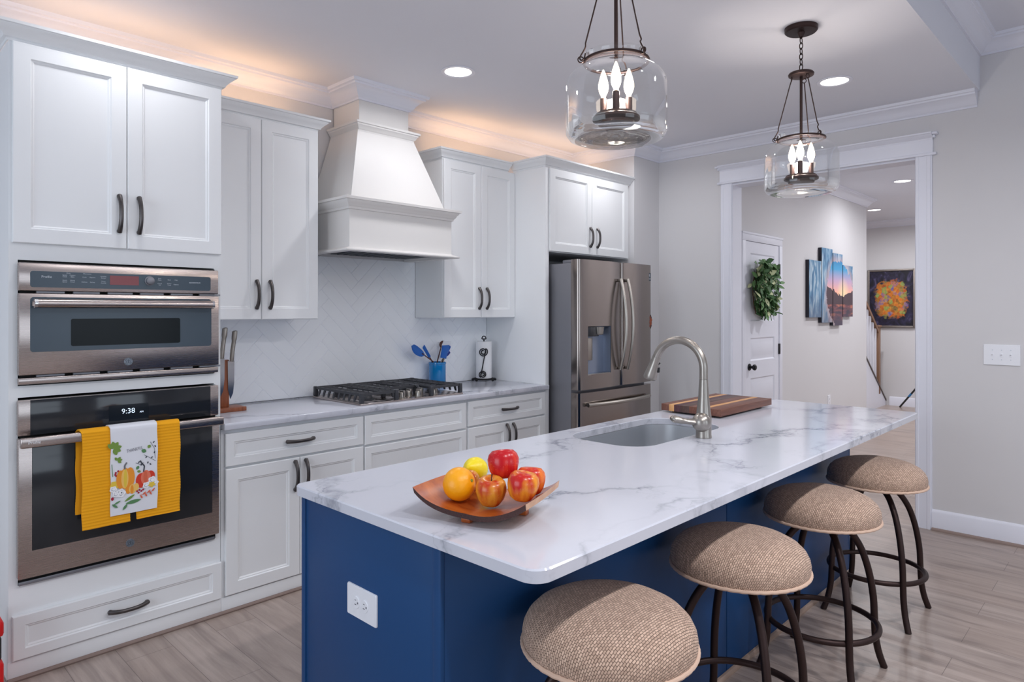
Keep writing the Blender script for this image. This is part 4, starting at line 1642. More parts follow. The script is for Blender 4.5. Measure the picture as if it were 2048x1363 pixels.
def fr_door(name, x0, x1, z0, z1, cut=None, arc=.012):
    """A door slab, its front face slightly bowed and its side edges rounded; cut = opening for the dispenser."""
    bm = bmn()
    xs = [x0, x0 + .004, x0 + .014] + ([cut[0], cut[1]] if cut else []) + [x0 + .028 + (x1 - x0 - .056) * k / 16 for k in range(17)] + [x1 - .014, x1 - .004, x1]
    xs = sorted(xs)
    xs = [v for i, v in enumerate(xs) if i == 0 or v - xs[i - 1] > 1e-4 or v in (cut or ())[:2]]
    bow = .016 if x1 - x0 < .7 else .020
    zs = sorted([z0, z1] + ([cut[2], cut[3]] if cut else []))

    def fy(x):
        e = min(x - x0, x1 - x)
        r = .020
        rd = r - math.sqrt(max(r * r - (r - min(e, r)) ** 2, 0))
        u = (x - x0) / (x1 - x0) * 2 - 1
        return fy1 + .008 + rd - bow * (1 - u * u)
    F = [[bm.verts.new((x, fy(x), z)) for z in zs] for x in xs]
    for i in range(len(xs) - 1):
        for j in range(len(zs) - 1):
            if cut and xs[i] >= cut[0] - 1e-6 and xs[i + 1] <= cut[1] + 1e-6 and zs[j] >= cut[2] - 1e-6 and zs[j + 1] <= cut[3] + 1e-6:
                continue
            bm.faces.new((F[i][j], F[i + 1][j], F[i + 1][j + 1], F[i][j + 1]))
    bl, br2 = [bm.verts.new((x0, fy0, z)) for z in zs], [bm.verts.new((x1, fy0, z)) for z in zs]
    for j in range(len(zs) - 1):
        bm.faces.new((bl[j], F[0][j], F[0][j + 1], bl[j + 1]))
        bm.faces.new((br2[j], br2[j + 1], F[-1][j + 1], F[-1][j]))
    bm.faces.new([bl[0], br2[0]] + [F[i][0] for i in range(len(xs) - 1, -1, -1)])
    bm.faces.new([br2[-1], bl[-1]] + [F[i][-1] for i in range(len(xs))])
    return part(name, bm, 'fridgesteel', fr)


dsp = (3.335, 3.610, .985, 1.335)
ld_ = fr_door('left_door', 3.240, 3.7605, .880, 1.816, dsp)
rd_ = fr_door('right_door', 3.7645, 4.188, .880, 1.816)
fz = fr_door('freezer_drawer', 3.240, 4.188, .060, .858)


def fr_handle(parent, x, z0, z1):
    bm = bmn()
    pts = []
    for i in range(21):
        s = -1 + i / 10
        pts.append((x, fy1 - .020 - .052 * (1 - s * s), (z0 + z1) / 2 + s * (z1 - z0) / 2))
    tube(bm, pts, .0125, 10, flat=1.0, up=(1, 0, 0))
    for z in (z0 + .012, z1 - .012):
        tube(bm, [(x, fy1 - .001, z), (x, fy1 - .022, z)], .011, 10)
    part('handle', bm, 'nickel', parent)


fr_handle(ld_, 3.716, 1.000, 1.690)
fr_handle(rd_, 3.806, 1.000, 1.690)
bm = bmn()
pts = []
for i in range(21):
    s = -1 + i / 10
    pts.append((3.714 + s * .40, fy1 - .020 - .040 * (1 - s * s), .770))
tube(bm, pts, .015, 10, up=(0, 0, 1))
for x in (3.33, 4.098):
    tube(bm, [(x, fy1 - .001, .770), (x, fy1 - .024, .770)], .012, 10)
part('handle', bm, 'nickel', fz)
# dispenser recess
bm = bmn()
a0, a1, b0, b1 = dsp
q = [(a0, b0), (a1, b0), (a1, b1), (a0, b1)]
F0 = [bm.verts.new((x, fy1 - .002, z)) for x, z in q]
F1 = [bm.verts.new((x + (.010 if x == a0 else -.010), fy1 + .060, z + (.008 if z == b0 else -.004))) for x, z in q]
ring_bridge(bm, F0, F1)
bm.faces.new(F1)
dp = part('dispenser', bm, mat('dispenser_recess', '#8c97ab', .25, .5), fr, 'blue grey dispenser recess')
bm = bmn()
box(bm, a0 + .004, a0 + .135, fy1 + .002, fy1 + .058, b1 - .075, b1 - .004, .004)
part('control_block', bm, 'ovenglass', dp, 'dark control block')
bm = bmn()
lathe(bm, [(.034, b1 - .064), (.040, b1 - .058), (.046, b1 - .006)], a0 + .150, fy1 + .022, 20)
part('spout_housing', bm, 'nickel', dp)
bm = bmn()
box(bm, a0 + .025, a0 + .110, fy1 + .040, fy1 + .056, b0 + .10, b1 - .085, .003)
part('paddle', bm, 'nickel', dp)
bm = bmn()
box(bm, a0, a1, fy1 - .004, fy1 + .045, b0 - .006, b0 + .004, .002)
part('drip_tray', bm, 'nickel', dp)
bm = bmn()
box(bm, 4.134, 4.168, fy1 + .0015, fy1 + .0105, 1.690, 1.752)
bd = part('badge', bm, 'mwglass', rd_, 'small dark square badge')
for s, sz, z in (('E', .030, 1.733), ('10 YEAR\nWARRANTY', .0075, 1.706)):
    bm = bmn()
    text_into(bm, s, sz, lambda a, b, d: (4.151 + a, fy1 + .0012, z + b))
    part('lettering', bm, 'plate', bd)
mg = thing('fridge_magnet', 'round copper and black leaf magnet on the refrigerator right door', 'magnet', (4.166, fy1, 1.36))
bm = bmn()
loop_extrude(bm, [(4.166 + .024 * cos(2 * pi * i / 26) * (1 + .12 * (i % 2)), 1.36 + .055 * sin(2 * pi * i / 26) * (1 + .1 * (i % 2))) for i in range(26)], face_y(fy1 + .0145), .0, .010, .003)
part('backing', bm, 'bronze', mg)
bm = bmn()
for i in range(9):
    a = i * 2.4
    r = .2 + .08 * i
    loop_extrude(bm, [(4.166 + .022 * r * cos(a) + .006 * cos(2 * pi * j / 8), 1.36 + .05 * r * sin(a) + .011 * sin(2 * pi * j / 8)) for j in range(8)], face_y(fy1 + .0145), .0101, .013, .001)
part('petals', bm, mat('copper_paint', '#a8573a', .4, .3), mg)

# ================================================================== ISLAND
IX0, IX1, IY0, IY1 = .510, 3.526, -2.918, -1.907
BX0, BX1, BY0, BY1 = .526, 3.470, -2.596, -1.937
IZ0, IZ1 = .8805, .910
SX0, SX1, SY0, SY1 = 1.700, 2.440, -2.385, -1.990
isl = thing('kitchen_island', 'navy blue painted kitchen island with a wide overhang', 'kitchen island', (2.0, -2.27, 0))
bm = bmn()
box(bm, BX0 + .012, SX0 - .03, BY0 + .012, BY1 - .02, 0, IZ0 - .001)
box(bm, SX1 + .03, BX1 - .012, BY0 + .012, BY1 - .02, 0, IZ0 - .001)
box(bm, SX0 - .03, SX1 + .03, BY0 + .012, BY0 + .16, 0, IZ0 - .001)
box(bm, SX0 - .03, SX1 + .03, BY1 - .05, BY1 - .02, 0, IZ0 - .001)
box(bm, SX0 - .03, SX1 + .03, BY0 + .16, BY1 - .05, 0, .60)
part('body', bm, 'navy', isl)
bm = bmn()
box(bm, BX0, BX0 + .0115, BY0 + .030, BY1 - .022, 0, IZ0 - .0012, .001)
box(bm, BX0 - .004, BX0 + .0115, BY1 - .0218, BY1, 0, IZ0 - .0012, .002)
box(bm, BX0 - .002, BX0 + .0115, BY0, BY0 + .0298, 0, IZ0 - .0012, .002)
part('end_panel', bm, 'navy', isl)
xm = (BX0 + BX1) / 2
for a, b in ((BX0 + .012, xm - .003), (xm + .003, BX1 - .012)):
    bm = bmn()
    box(bm, a, b, BY0 + .001, BY0 + .0115, 0, IZ0 - .0012, .001)
    part('seating_panel', bm, 'navy', isl)
bm = bmn()
box(bm, xm - .0028, xm + .0028, BY0 + .004, BY0 + .0115, 0, IZ0 - .0012)
box(bm, BX1 - .0118, BX1, BY0, BY1 - .02, 0, IZ0 - .0012, .002)
part('far_panel', bm, 'navy', isl)
for k in range(3):
    a = BX0 + .02 + k * .97
    bm = bmn()
    panel(bm, lambda p, q_, d: (p, BY1 - .0195 + d, q_), a, a + .95, .10, .86, SHAKER)
    part('door', bm, 'navy', isl)
bm = bmn()
sweep(bm, [(BX1, BY0), (BX0, BY0)], [(.0, 0), (.014, 0), (.013, .010), (.008, .017), (0, .019)], side=-1)
part('shoe_molding', bm, wood('shoe_oak', '#8a7468', '#a08a7c', (6, 60, 60)), isl, 'brown wood shoe moulding')

# slab with sink cutout
outer = []
for cx, cy, a, r in ((IX1 - .03, IY0 + .03, -90, .03), (IX1 - .02, IY1 - .02, 0, .02), (IX0 + .03, IY1 - .03, 90, .03), (IX0 + .045, IY0 + .045, 180, .045)):
    for i in range(9):
        t_ = radians(a + 90 * i / 8)
        outer.append((cx + r * cos(t_), cy + r * sin(t_)))


def inset(loop, d):
    out = []
    n = len(loop)
    for i in range(n):
        p, q_, r = Vector((*loop[i - 1], 0)), Vector((*loop[i], 0)), Vector((*loop[(i + 1) % n], 0))
        n1 = (q_ - p).normalized()
        n2 = (r - q_).normalized()
        m_ = Vector((-n1.y - n2.y, n1.x + n2.x, 0)).normalized()
        out.append((q_.x + m_.x * d, q_.y + m_.y * d))
    return out


hole = rrect(SX0, SX1, SY0, SY1, .125, 10)
bm = bmn()


def loop_edges(pts, z):
    vs = [bm.verts.new((x, y, z)) for x, y in pts]
    es = [bm.edges.new((vs[i], vs[(i + 1) % len(vs)])) for i in range(len(vs))]
    return vs, es


o_in, h_out = inset(outer, .0035), inset(hole, -.002)
vt, et = loop_edges(o_in, IZ1)
vh, eh = loop_edges(h_out, IZ1)
bmesh.ops.triangle_fill(bm, use_beauty=True, use_dissolve=False, edges=et + eh)
vb, eb = loop_edges(outer, IZ0)
vk, ek = loop_edges(hole, IZ0)
bmesh.ops.triangle_fill(bm, use_beauty=True, use_dissolve=False, edges=eb + ek)
vo = [bm.verts.new((x, y, IZ1 - .0035)) for x, y in outer]
vi = [bm.verts.new((x, y, IZ1 - .002)) for x, y in hole]
ring_bridge(bm, vt, vo)
ring_bridge(bm, vo, vb)
ring_bridge(bm, vh, vi)
ring_bridge(bm, vi, vk)
solo('island_countertop', bm, 'marble', 'large white veined quartz slab on the navy island', 'countertop', (2.0, -2.41, IZ0), sharp=25)

sk = thing('kitchen_sink', 'undermount stainless sink in the island counter', 'sink', ((SX0 + SX1) / 2, (SY0 + SY1) / 2, .65))
bm = bmn()
prof = [(-.018, IZ0 - .0008), (.004, IZ0 - .0008), (.006, .80), (.010, .70), (.022, .672), (.05, .664)]
rings = []
for d, z in prof:
    lp = inset(hole, d) if d >= 0 else inset(hole, d)
    rings.append([bm.verts.new((x, y, z)) for x, y in lp])
for a, b in zip(rings, rings[1:]):
    ring_bridge(bm, a, b)
bm.faces.new(rings[-1])
part('basin', bm, 'sinksteel', sk)
bm = bmn()
lathe(bm, [(.045, .6645), (.045, .667), (.036, .668), (.030, .666), (0, .666)], 2.07, -2.17, 24)
part('drain', bm, 'chrome', sk)

# faucet
fx, fyy = 2.092, -2.445
fa = thing('faucet', 'brushed nickel gooseneck faucet with pull-down spray by the sink', 'faucet', (fx, fyy, IZ1))
bm = bmn()
lathe(bm, [(.033, IZ1 + .0003), (.0335, IZ1 + .006), (.032, IZ1 + .012), (.032, IZ1 + .045), (.033, IZ1 + .080), (.029, IZ1 + .110), (.022, IZ1 + .175), (.0185, IZ1 + .235), (.0178, IZ1 + .245), (0, IZ1 + .245)], fx, fyy, 32)
part('body', bm, 'nickel', fa)
bm = bmn()
R_ = .118
pts = [(fx, fyy, IZ1 + .246), (fx, fyy, IZ1 + .27)]
zc_ = IZ1 + .290
for i in range(25):
    a = radians(160) * i / 24
    pts.append((fx, fyy + R_ - R_ * cos(a), zc_ + R_ * sin(a)))
last = Vector(pts[-1])
dirv = (Vector(pts[-1]) - Vector(pts[-2])).normalized()
dirv = Vector((0, .342, -.940)).normalized()
tube(bm, pts, .0175, 16)
part('gooseneck', bm, 'nickel', fa)
bm = bmn()
hp = [last + dirv * s for s in (.0005, .012, .045, .085, .100, .106)]
tube(bm, hp, [.0190, .0190, .0225, .0285, .0295, .027], 24)
hd_ = part('spray_head', bm, 'nickel', fa)
bm = bmn()
for s, l, w in ((.036, .012, .0085), (.066, .022, .0105)):
    c_ = last + dirv * s
    ax = Vector((.35, -.75, .1)).normalized()
    rr_ = .0205 + (.0045 if s > .05 else 0)
    tube(bm, [c_ + ax * (rr_ - .004) - dirv * (l - w), c_ + ax * rr_ + dirv * (l - w) + ax * .002], w, 10)
part('button', bm, 'blackplastic', hd_, 'black spray buttons')
bm = bmn()
zb = IZ1 + .068
bmesh.ops.create_uvsphere(bm, u_segments=20, v_segments=12, radius=.040, matrix=Matrix.Translation((fx - .026, fyy - .004, zb)))
tube(bm, smooth_path([(fx - .040, fyy + .005, zb + .001), (fx - .062, fyy + .025, zb + .004), (fx - .085, fyy + .045, zb + .007), (fx - .115, fyy + .070, zb + .016), (fx - .130, fyy + .082, zb + .018)], 4),
     [k * 1.75 for k in (.014, .013, .012, .011, .0105, .010, .0095, .0095, .010, .011, .012, .012, .0125, .012, .010, .008, .004)], 12, flat=.7)
part('lever', bm, 'nickel', fa)

# cutting board
BCX0, BCX1, BCY0, BCY1 = 2.600, 3.205, -2.268, -1.930
cbd = thing('cutting_board', 'striped walnut and maple cutting board on the island far end', 'cutting board', ((BCX0 + BCX1) / 2, (BCY0 + BCY1) / 2, IZ1))
ys = [BCY0, BCY0 + .078, BCY0 + .108, BCY0 + .175, BCY0 + .225, BCY0 + .262, BCY0 + .292, BCY1]
for i, mm in enumerate(('cherry', 'maple', 'cherry', 'walnut', 'purplewood', 'maple', 'cherry')):
    bm = bmn()
    box(bm, BCX0, BCX1, ys[i] + (0 if i else 0), ys[i + 1] - .0001, IZ1 + .010, IZ1 + .045, .0012 if i in (0, 6) else .0006)
    part('wood_strip', bm, mm, cbd, {'cherry': 'reddish brown strip', 'maple': 'pale maple strip', 'walnut': 'dark walnut strip', 'purplewood': 'dark red strip'}[mm])
for x in (BCX0 + .05, BCX1 - .05):
    for y in (BCY0 + .05, BCY1 - .05):
        bm = bmn()
        lathe(bm, [(.012, IZ1 + .0003), (.013, IZ1 + .0099)], x, y, 14)
        part('foot', bm, 'blackplastic', cbd)

# outlet on the island end
wall_plate('electrical_outlet', lambda a, b, d: (BX0 - .0004 - d, -2.266 - a, .645 + b), .140, .086, 'white outlet on the navy island end panel', 'outlet', 'outlet_h', (BX0, -2.266, .645))

# ------------------------------------------------------------------ wooden plate with fruit
pc = Vector((.722, -2.5542, IZ1))
ang = -1.2478
pl = thing('wooden_fruit_plate', 'curved reddish wooden plate with bark edge holding the fruit', 'plate', pc)
ax1 = Vector((cos(ang), sin(ang), 0))
ax2 = Vector((-sin(ang), cos(ang), 0))
LH, WH = .1636, .1265


def plate_pt(s, t, off):
    lift = .0471 * abs(s) ** 2.6 + .006 * abs(t) ** 2 * (1 - abs(s)) + .004 * s * t
    w = WH * (1.0 - .10 * s * s + .03 * sin(s * 5))
    return pc + ax1 * (s * LH * (1 - .03 * t * t)) + ax2 * (t * w) + Vector((0, 0, .013 + lift + off))


bm = bmn()
NS, NTT = 22, 12
top = [[bm.verts.new(plate_pt(-1 + 2 * i / NS, -1 + 2 * j / NTT, .015)) for j in range(NTT + 1)] for i in range(NS + 1)]
bot = [[bm.verts.new(plate_pt((-1 + 2 * i / NS) * .99, (-1 + 2 * j / NTT) * .95, 0)) for j in range(NTT + 1)] for i in range(NS + 1)]
for i in range(NS):
    for j in range(NTT):
        bm.faces.new((top[i][j], top[i + 1][j], top[i + 1][j + 1], top[i][j + 1])).material_index = 0
        bm.faces.new((bot[i][j], bot[i][j + 1], bot[i + 1][j + 1], bot[i + 1][j])).material_index = 1
for i in range(NS):
    bm.faces.new((top[i][0], bot[i][0], bot[i + 1][0], top[i + 1][0])).material_index = 2
    bm.faces.new((top[i][NTT], top[i + 1][NTT], bot[i + 1][NTT], bot[i][NTT])).material_index = 2
for j in range(NTT):
    bm.faces.new((top[0][j], top[0][j + 1], bot[0][j + 1], bot[0][j])).material_index = 1
    bm.faces.new((top[NS][j], bot[NS][j], bot[NS][j + 1], top[NS][j + 1])).material_index = 1
part('dish', bm, ['bowlwood', 'bowlrim', 'bark'], pl)
for al, ac in ((-.013, -.088), (.088, .030), (-.085, .045)):
    bm = bmn()
    box(bm, -.013, .013, -.011, .011, .0003, .0200, .003)
    rot_new(bm, 0, Matrix.Translation(pc + ax1 * al + ax2 * ac) @ Matrix.Rotation(ang, 4, 'Z'))
    part('foot', bm, 'bowlwood', pl)

APPLE = [(0, -.030), (.008, -.034), (.018, -.036), (.028, -.030), (.036, -.016), (.0405, .002), (.041, .014), (.037, .026), (.028, .035), (.016, .037), (.007, .033), (0, .026)]


PLATE_TOP = [plate_pt(-1 + 2 * i / 60, -1 + 2 * j / 36, .0152) for i in range(61) for j in range(37)]
RESTING = []


def settle(x, y, r):
    z = IZ1
    for p in PLATE_TOP:
        d2 = (p.x - x) ** 2 + (p.y - y) ** 2
        if d2 < r * r:
            z = max(z, p.z + math.sqrt(r * r - d2))
    for px, py, pz, pr_ in RESTING:
        d2 = (px - x) ** 2 + (py - y) ** 2
        if d2 < (r + pr_) ** 2 * .999:
            z = max(z, pz + math.sqrt((r + pr_) ** 2 - d2))
    RESTING.append((x, y, z, r))
    return z


def fruit_thing(name, cat, c_, prof, scale, m, label, rot, stem=None, bumpy=0, group='fruit on the wooden plate'):
    t = thing(name, label, cat, c_, group)
    bm = bmn()
    lathe(bm, [(r * scale, z * scale) for r, z in prof], n=36)
    if bumpy:
        for v in bm.verts:
            a = math.atan2(v.co.y, v.co.x)
            k = 1 + bumpy * cos(5 * a) * max(0, -v.co.z / (.04 * scale))
            v.co.x *= k
            v.co.y *= k
    R3 = Matrix.Translation(c_) @ rot.to_matrix().to_4x4()
    rot_new(bm, 0, R3)
    part('skin', bm, m, t, sharp=80)
    if stem:
        bm = bmn()
        sm, pts_, rs = stem
        tube(bm, [R3 @ (Vector(p) * scale) for p in pts_], [r * scale for r in rs], 8)
        part('stem', bm, sm, t)
    return t


ORANGE = [(0, -.0425)] + [(.044 * cos(a), .0425 * sin(a)) for a in [(-80 + 10 * i) * pi / 180 for i in range(17)]] + [(.004, .0405), (0, .0400)]
LEMON = [(0, -.052), (.006, -.050), (.012, -.043), (.026, -.030), (.036, -.012), (.0375, .004), (.033, .020), (.022, .034), (.011, .042), (.009, .046), (.004, .049), (0, .0495)]
Q = lambda x, y, z: Quaternion((1, 0, 0), radians(x)) @ Quaternion((0, 1, 0), radians(y)) @ Quaternion((0, 0, 1), radians(z))
STEM = ('stem', [(0, 0, .026), (.002, 0, .036), (.006, 0, .046)], [.0016, .0014, .002])
cdir = lambda x, y, z: Vector((x, y, z)).to_track_quat('Z', 'Y')
for nm, cat, x, y, r, prof, sc_, m, lb, rot, st_, bump_ in (
        ('orange', 'orange', .665, -2.504, .0442, ORANGE, 1.0, 'orange_fruit', 'whole orange at the left of the fruit plate', cdir(.25, -.85, .32), ('greenstem', [(0, 0, .0395), (0, 0, .0425)], [.0055, .0040]), 0),
        ('apple', 'apple', .696, -2.592, .0408, APPLE, .98, 'apple_gold', 'golden apple at the front centre of the fruit plate', Q(10, -6, 40), STEM, .05),
        ('apple', 'apple', .722, -2.680, .0408, APPLE, .98, 'apple_streak', 'streaky red and yellow apple at the front right of the plate', Q(6, 8, 120), None, .05),
        ('apple', 'apple', .794, -2.640, .0400, APPLE, .965, 'apple_scarlet', 'scarlet apple at the right, half behind the streaky apple', Q(-6, 10, 10), None, .05),
        ('apple', 'apple', .735, -2.470, .0300, APPLE, .72, 'apple_gold', 'apple at the back, only its stem showing behind the orange', cdir(-.5, .1, .85), STEM, .05),
        ('apple', 'apple', .754, -2.580, .0425, APPLE, 1.02, 'apple_red', 'deep red apple on top of the fruit pile', Q(-14, 8, 60), None, .05),
        ('lemon', 'lemon', .796, -2.426, .0385, LEMON, .94, 'lemon', 'yellow lemon on top of the pile beside the red apple', cdir(-.72, -.22, .30), None, 0)):
    fruit_thing(nm, cat, (x, y, settle(x, y, r)), prof, sc_, m, lb, rot, st_, bump_)

# ================================================================== PENDANT LIGHTS
def make_pendant(label):
    t = thing('pendant_light', label, 'pendant light', (0, 0, 0), 'glass jar pendants over the island')
    gz = 2.025
    bm = bmn()
    prof = [(0, gz + .010), (.06, gz + .008), (.10, gz + .003), (.140, gz), (.158, gz + .006), (.170, gz + .022), (.1725, gz + .045), (.1725, gz + .175), (.168, gz + .200), (.155, gz + .222), (.135, gz + .238), (.112, gz + .250), (.104, gz + .258), (.102, gz + .268), (.104, gz + .284), (.108, gz + .290)]
    lathe(bm, prof, n=56, cap1=False)
    lathe(bm, [(0, gz + .022), (.02, gz + .021), (.024, gz + .017), (.05, gz + .017), (.056, gz + .021), (.09, gz + .016), (.125, gz + .012), (.150, gz + .018), (.163, gz + .030), (.1685, gz + .050)], n=56, cap1=False)
    part('glass_shade', bm, 'glass', t, 'clear rounded glass shade', sharp=80)
    bm = bmn()
    tube(bm, [(.1085 * cos(2 * pi * i / 48), .1085 * sin(2 * pi * i / 48), gz + .266) for i in range(48)], .0052, 8, closed=True)
    for k in range(3):
        a = 2 * pi * k / 3 + radians(46)
        c_ = Vector((.1225 * cos(a), .1225 * sin(a), gz + .268))
        tube(bm, [c_ + Vector((cos(a) * .010 * cos(2 * pi * i / 14), sin(a) * .010 * cos(2 * pi * i / 14), .010 * sin(2 * pi * i / 14))) for i in range(14)], .0022, 6, closed=True)
    part('neck_ring', bm, 'bronze', t)
    bm = bmn()
    lathe(bm, [(0, gz + .052), (.060, gz + .052), (.062, gz + .062), (.072, gz + .064), (.080, gz + .068), (.080, gz + .076), (.074, gz + .080), (.070, gz + .088), (0, gz + .088)], n=40)
    part('candle_plate', bm, 'bronze', t)
    for k in range(3):
        a = 2 * pi * k / 3
        x, y = .050 * cos(a), .050 * sin(a)
        bm = bmn()
        lathe(bm, [(.0115, gz + .088), (.0115, gz + .150), (.009, gz + .152), (0, gz + .152)], x, y, 16)
        ca = part('candle_sleeve', bm, 'bronze', t)
        bm = bmn()
        lathe(bm, [(.007, gz + .1522), (.008, gz + .160), (.014, gz + .172), (.0175, gz + .186), (.017, gz + .200), (.012, gz + .222), (.006, gz + .240), (.002, gz + .250), (0, gz + .251)], x, y, 18)
        part('bulb', bm, 'bulb', ca, 'lit flame-shaped bulb', sharp=80)
    bm = bmn()
    tube(bm, [(0, 0, gz + .088), (0, 0, 2.606)], .0068, 12)
    part('stem', bm, 'bronze', t)
    bm = bmn()
    lathe(bm, [(0, 2.600), (.050, 2.600), (.058, 2.604), (.060, 2.612), (.056, 2.618), (.020, 2.622), (.012, 2.630), (0, 2.632)], n=36)
    for k in range(3):
        a = 2 * pi * k / 3 + radians(46)
        c_ = Vector((.044 * cos(a), .044 * sin(a), 2.590))
        tube(bm, [c_ + Vector((-sin(a) * .010 * cos(2 * pi * i / 14), cos(a) * .010 * cos(2 * pi * i / 14), .010 * sin(2 * pi * i / 14))) for i in range(14)], .002, 6, closed=True)
    part('hanger_disc', bm, 'bronze', t)
    for k in range(3):
        a = 2 * pi * k / 3 + radians(46)
        e = lambda r, z, da=0: (r * cos(a) - da * sin(a), r * sin(a) + da * cos(a), z)
        bm = bmn()
        tube(bm, [e(.045, 2.582), e(.052, 2.56), e(.106, gz + .325)], .0026, 8)
        tube(bm, smooth_path([e(.106, gz + .325), e(.108, gz + .310, .006), e(.112, gz + .300, -.003), e(.122, gz + .283, -.006), e(.126, gz + .272), e(.122, gz + .264, .006), e(.114, gz + .268, .012), e(.110, gz + .285, .014)], 4), .0026, 8)
        part('hanger_rod', bm, 'bronze', t)
    bm = bmn()
    z, k = 2.630, 0
    while z < K_CEIL - .052:
        ax = (1, 0) if k % 2 == 0 else (0, 1)
        pts_ = []
        for i in range(16):
            b = 2 * pi * i / 16
            r, h = .0085 * cos(b), .0165 * sin(b)
            pts_.append((ax[0] * r, ax[1] * r, z + .0165 + h))
        tube(bm, pts_, .0024, 6, closed=True)
        z += .0262
        k += 1
    part('chain', bm, 'bronze', t)
    bm = bmn()
    lathe(bm, [(0, K_CEIL - .050), (.010, K_CEIL - .048), (.014, K_CEIL - .036), (.018, K_CEIL - .026), (.070, K_CEIL - .024), (.076, K_CEIL - .018), (.077, K_CEIL - .0005), (0, K_CEIL - .0005)], n=40)
    part('canopy', bm, 'bronze', t)
    return t


p1 = make_pendant('nearer clear glass three-candle pendant over the fruit plate end')
p1.location = (*PEND[0], 0)
p1.rotation_euler = (0, 0, radians(215))
dup(p1, (*PEND[1], 0), radians(76), 'farther clear glass three-candle pendant, its chain and ceiling canopy visible')

# ------------------------------------------------------------------ recessed cans
CAN_FIXTURES.append((3.76, -0.95, K_CEIL))  # fixture for the added can, hidden behind the nearer pendant
can_labels = ['round recessed ceiling light in front of the range hood', 'round recessed ceiling light right of the farther pendant',
              'nearer round recessed light on the hall ceiling', 'farther round recessed light low on the hall ceiling', 'round recessed ceiling light in front of the refrigerator, behind the nearer pendant']
for (x, y, z), lb in zip(CAN_FIXTURES, can_labels):
    t = thing('recessed_light', lb, 'ceiling light', (x, y, z), 'recessed ceiling lights')
    bm = bmn()
    lathe(bm, [(.078, z - .0005), (.098, z - .0005), (.100, z - .003), (.097, z - .006), (.084, z - .007), (.078, z - .004)], x, y, 40, cap0=False, cap1=False)
    part('trim_ring', bm, 'trim', t)
    bm = bmn()
    lathe(bm, [(0, z - .002), (.079, z - .002)], x, y, 40, cap1=False)
    part('lens', bm, 'glow', t, 'glowing white lens')

# ================================================================== STOOLS
def make_stool(label):
    t = thing('bar_stool', label, 'bar stool', (0, 0, 0), 'upholstered stools along the island')
    bm = bmn()
    R0 = .216
    prof = [(0, .607), (.19, .607), (R0 - .010, .610), (R0 - .003, .616), (R0, .628), (R0 + .001, .643), (R0 - .002, .659), (R0 - .011, .677), (R0 - .028, .694), (R0 - .056, .709), (R0 - .096, .720), (.07, .7255), (.03, .7272), (0, .7275)]
    lathe(bm, prof, n=96)
    # lay the weave out flat from the top, by distance along the surface
    arc, acc = {}, 0.0
    rp = prof[::-1]
    for (r0_, z0_), (r1_, z1_) in zip(rp, rp[1:]):
        arc[round(r0_, 5), round(z0_, 5)] = acc
        acc += math.hypot(r1_ - r0_, z1_ - z0_)
    arc[round(rp[-1][0], 5), round(rp[-1][1], 5)] = acc
    uvl = bm.loops.layers.uv.new('UVMap')
    for f_ in bm.faces:
        for lp in f_.loops:
            co = lp.vert.co
            r = math.hypot(co.x, co.y)
            key = min(arc, key=lambda q_: abs(q_[0] - r) + abs(q_[1] - co.z))
            l = arc[key]
            lp[uvl].uv = (co.x / r * l, co.y / r * l) if r > 1e-6 else (0, 0)
    st = part('seat', bm, 'fabric', t, 'taupe woven domed cushion', sharp=80)
    bm = bmn()
    random.seed(3)
    pts_ = []
    for i in range(160):
        a = 2 * pi * i / 160
        r = R0 + .0006 * sin(i * 2.9)
        pts_.append((r * cos(a), r * sin(a), .617 + .0006 * sin(i * 1.7)))
    tube(bm, pts_, .0058, 8, closed=True)
    part('piping', bm, 'fabric', st)
    bm = bmn()
    lathe(bm, [(.0, .590), (.10, .590), (.105, .594), (.105, .6065), (0, .6065)], n=28)
    part('swivel_plate', bm, 'bronze', t)
    for k in range(4):
        a = pi / 4 + k * pi / 2
        prof = [(.050, .590), (.085, .580), (.125, .545), (.165, .480), (.195, .390), (.213, .290), (.218, .200), (.222, .130), (.236, .060), (.258, .0005)]
        bm = bmn()
        tube(bm, smooth_path([(r * cos(a), r * sin(a), z) for r, z in prof], 4), .0135, 14)
        part('leg', bm, 'bronze', t)
    bm = bmn()
    tube(bm, [(.207 * cos(2 * pi * i / 64), .207 * sin(2 * pi * i / 64), .200) for i in range(64)], .0115, 12, closed=True)
    part('foot_ring', bm, 'bronze', t)
    return t


s1 = make_stool('nearest taupe stool with dark bent metal legs at the island end by the fruit')
s1.location = (.868, -2.838, 0)
dup(s1, (1.575, -2.845, 0), radians(3), 'second nearest taupe stool, between the nearest stool and the third')
dup(s1, (2.314, -2.845, 0), 0, 'third taupe stool from the front, its whole foot ring visible')
dup(s1, (3.066, -2.840, 0), 0, 'farthest taupe stool, in front of the hall opening')

# ================================================================== HALL OBJECTS
# leafy wreath hanging on the door
wr = thing('wreath', 'leafy green wreath with pale leaves hanging on the hall door', 'wreath', (5.42, HY - .03, 1.40))
random.seed(11)
bm = bmn()
for k in range(7):
    x = 5.24 + k * .055
    tube(bm, smooth_path([(5.42, HY - .03, 1.86), (x, HY - .05, 1.72), (x + random.uniform(-.05, .05), HY - .05, 1.55), (5.42 + (x - 5.42) * .6, HY - .04, 1.42)], 4), .004, 6)
part('twig', bm, 'stem', wr)
bms = {'leafdark': bmn(), 'leafmid': bmn(), 'leafpale': bmn()}


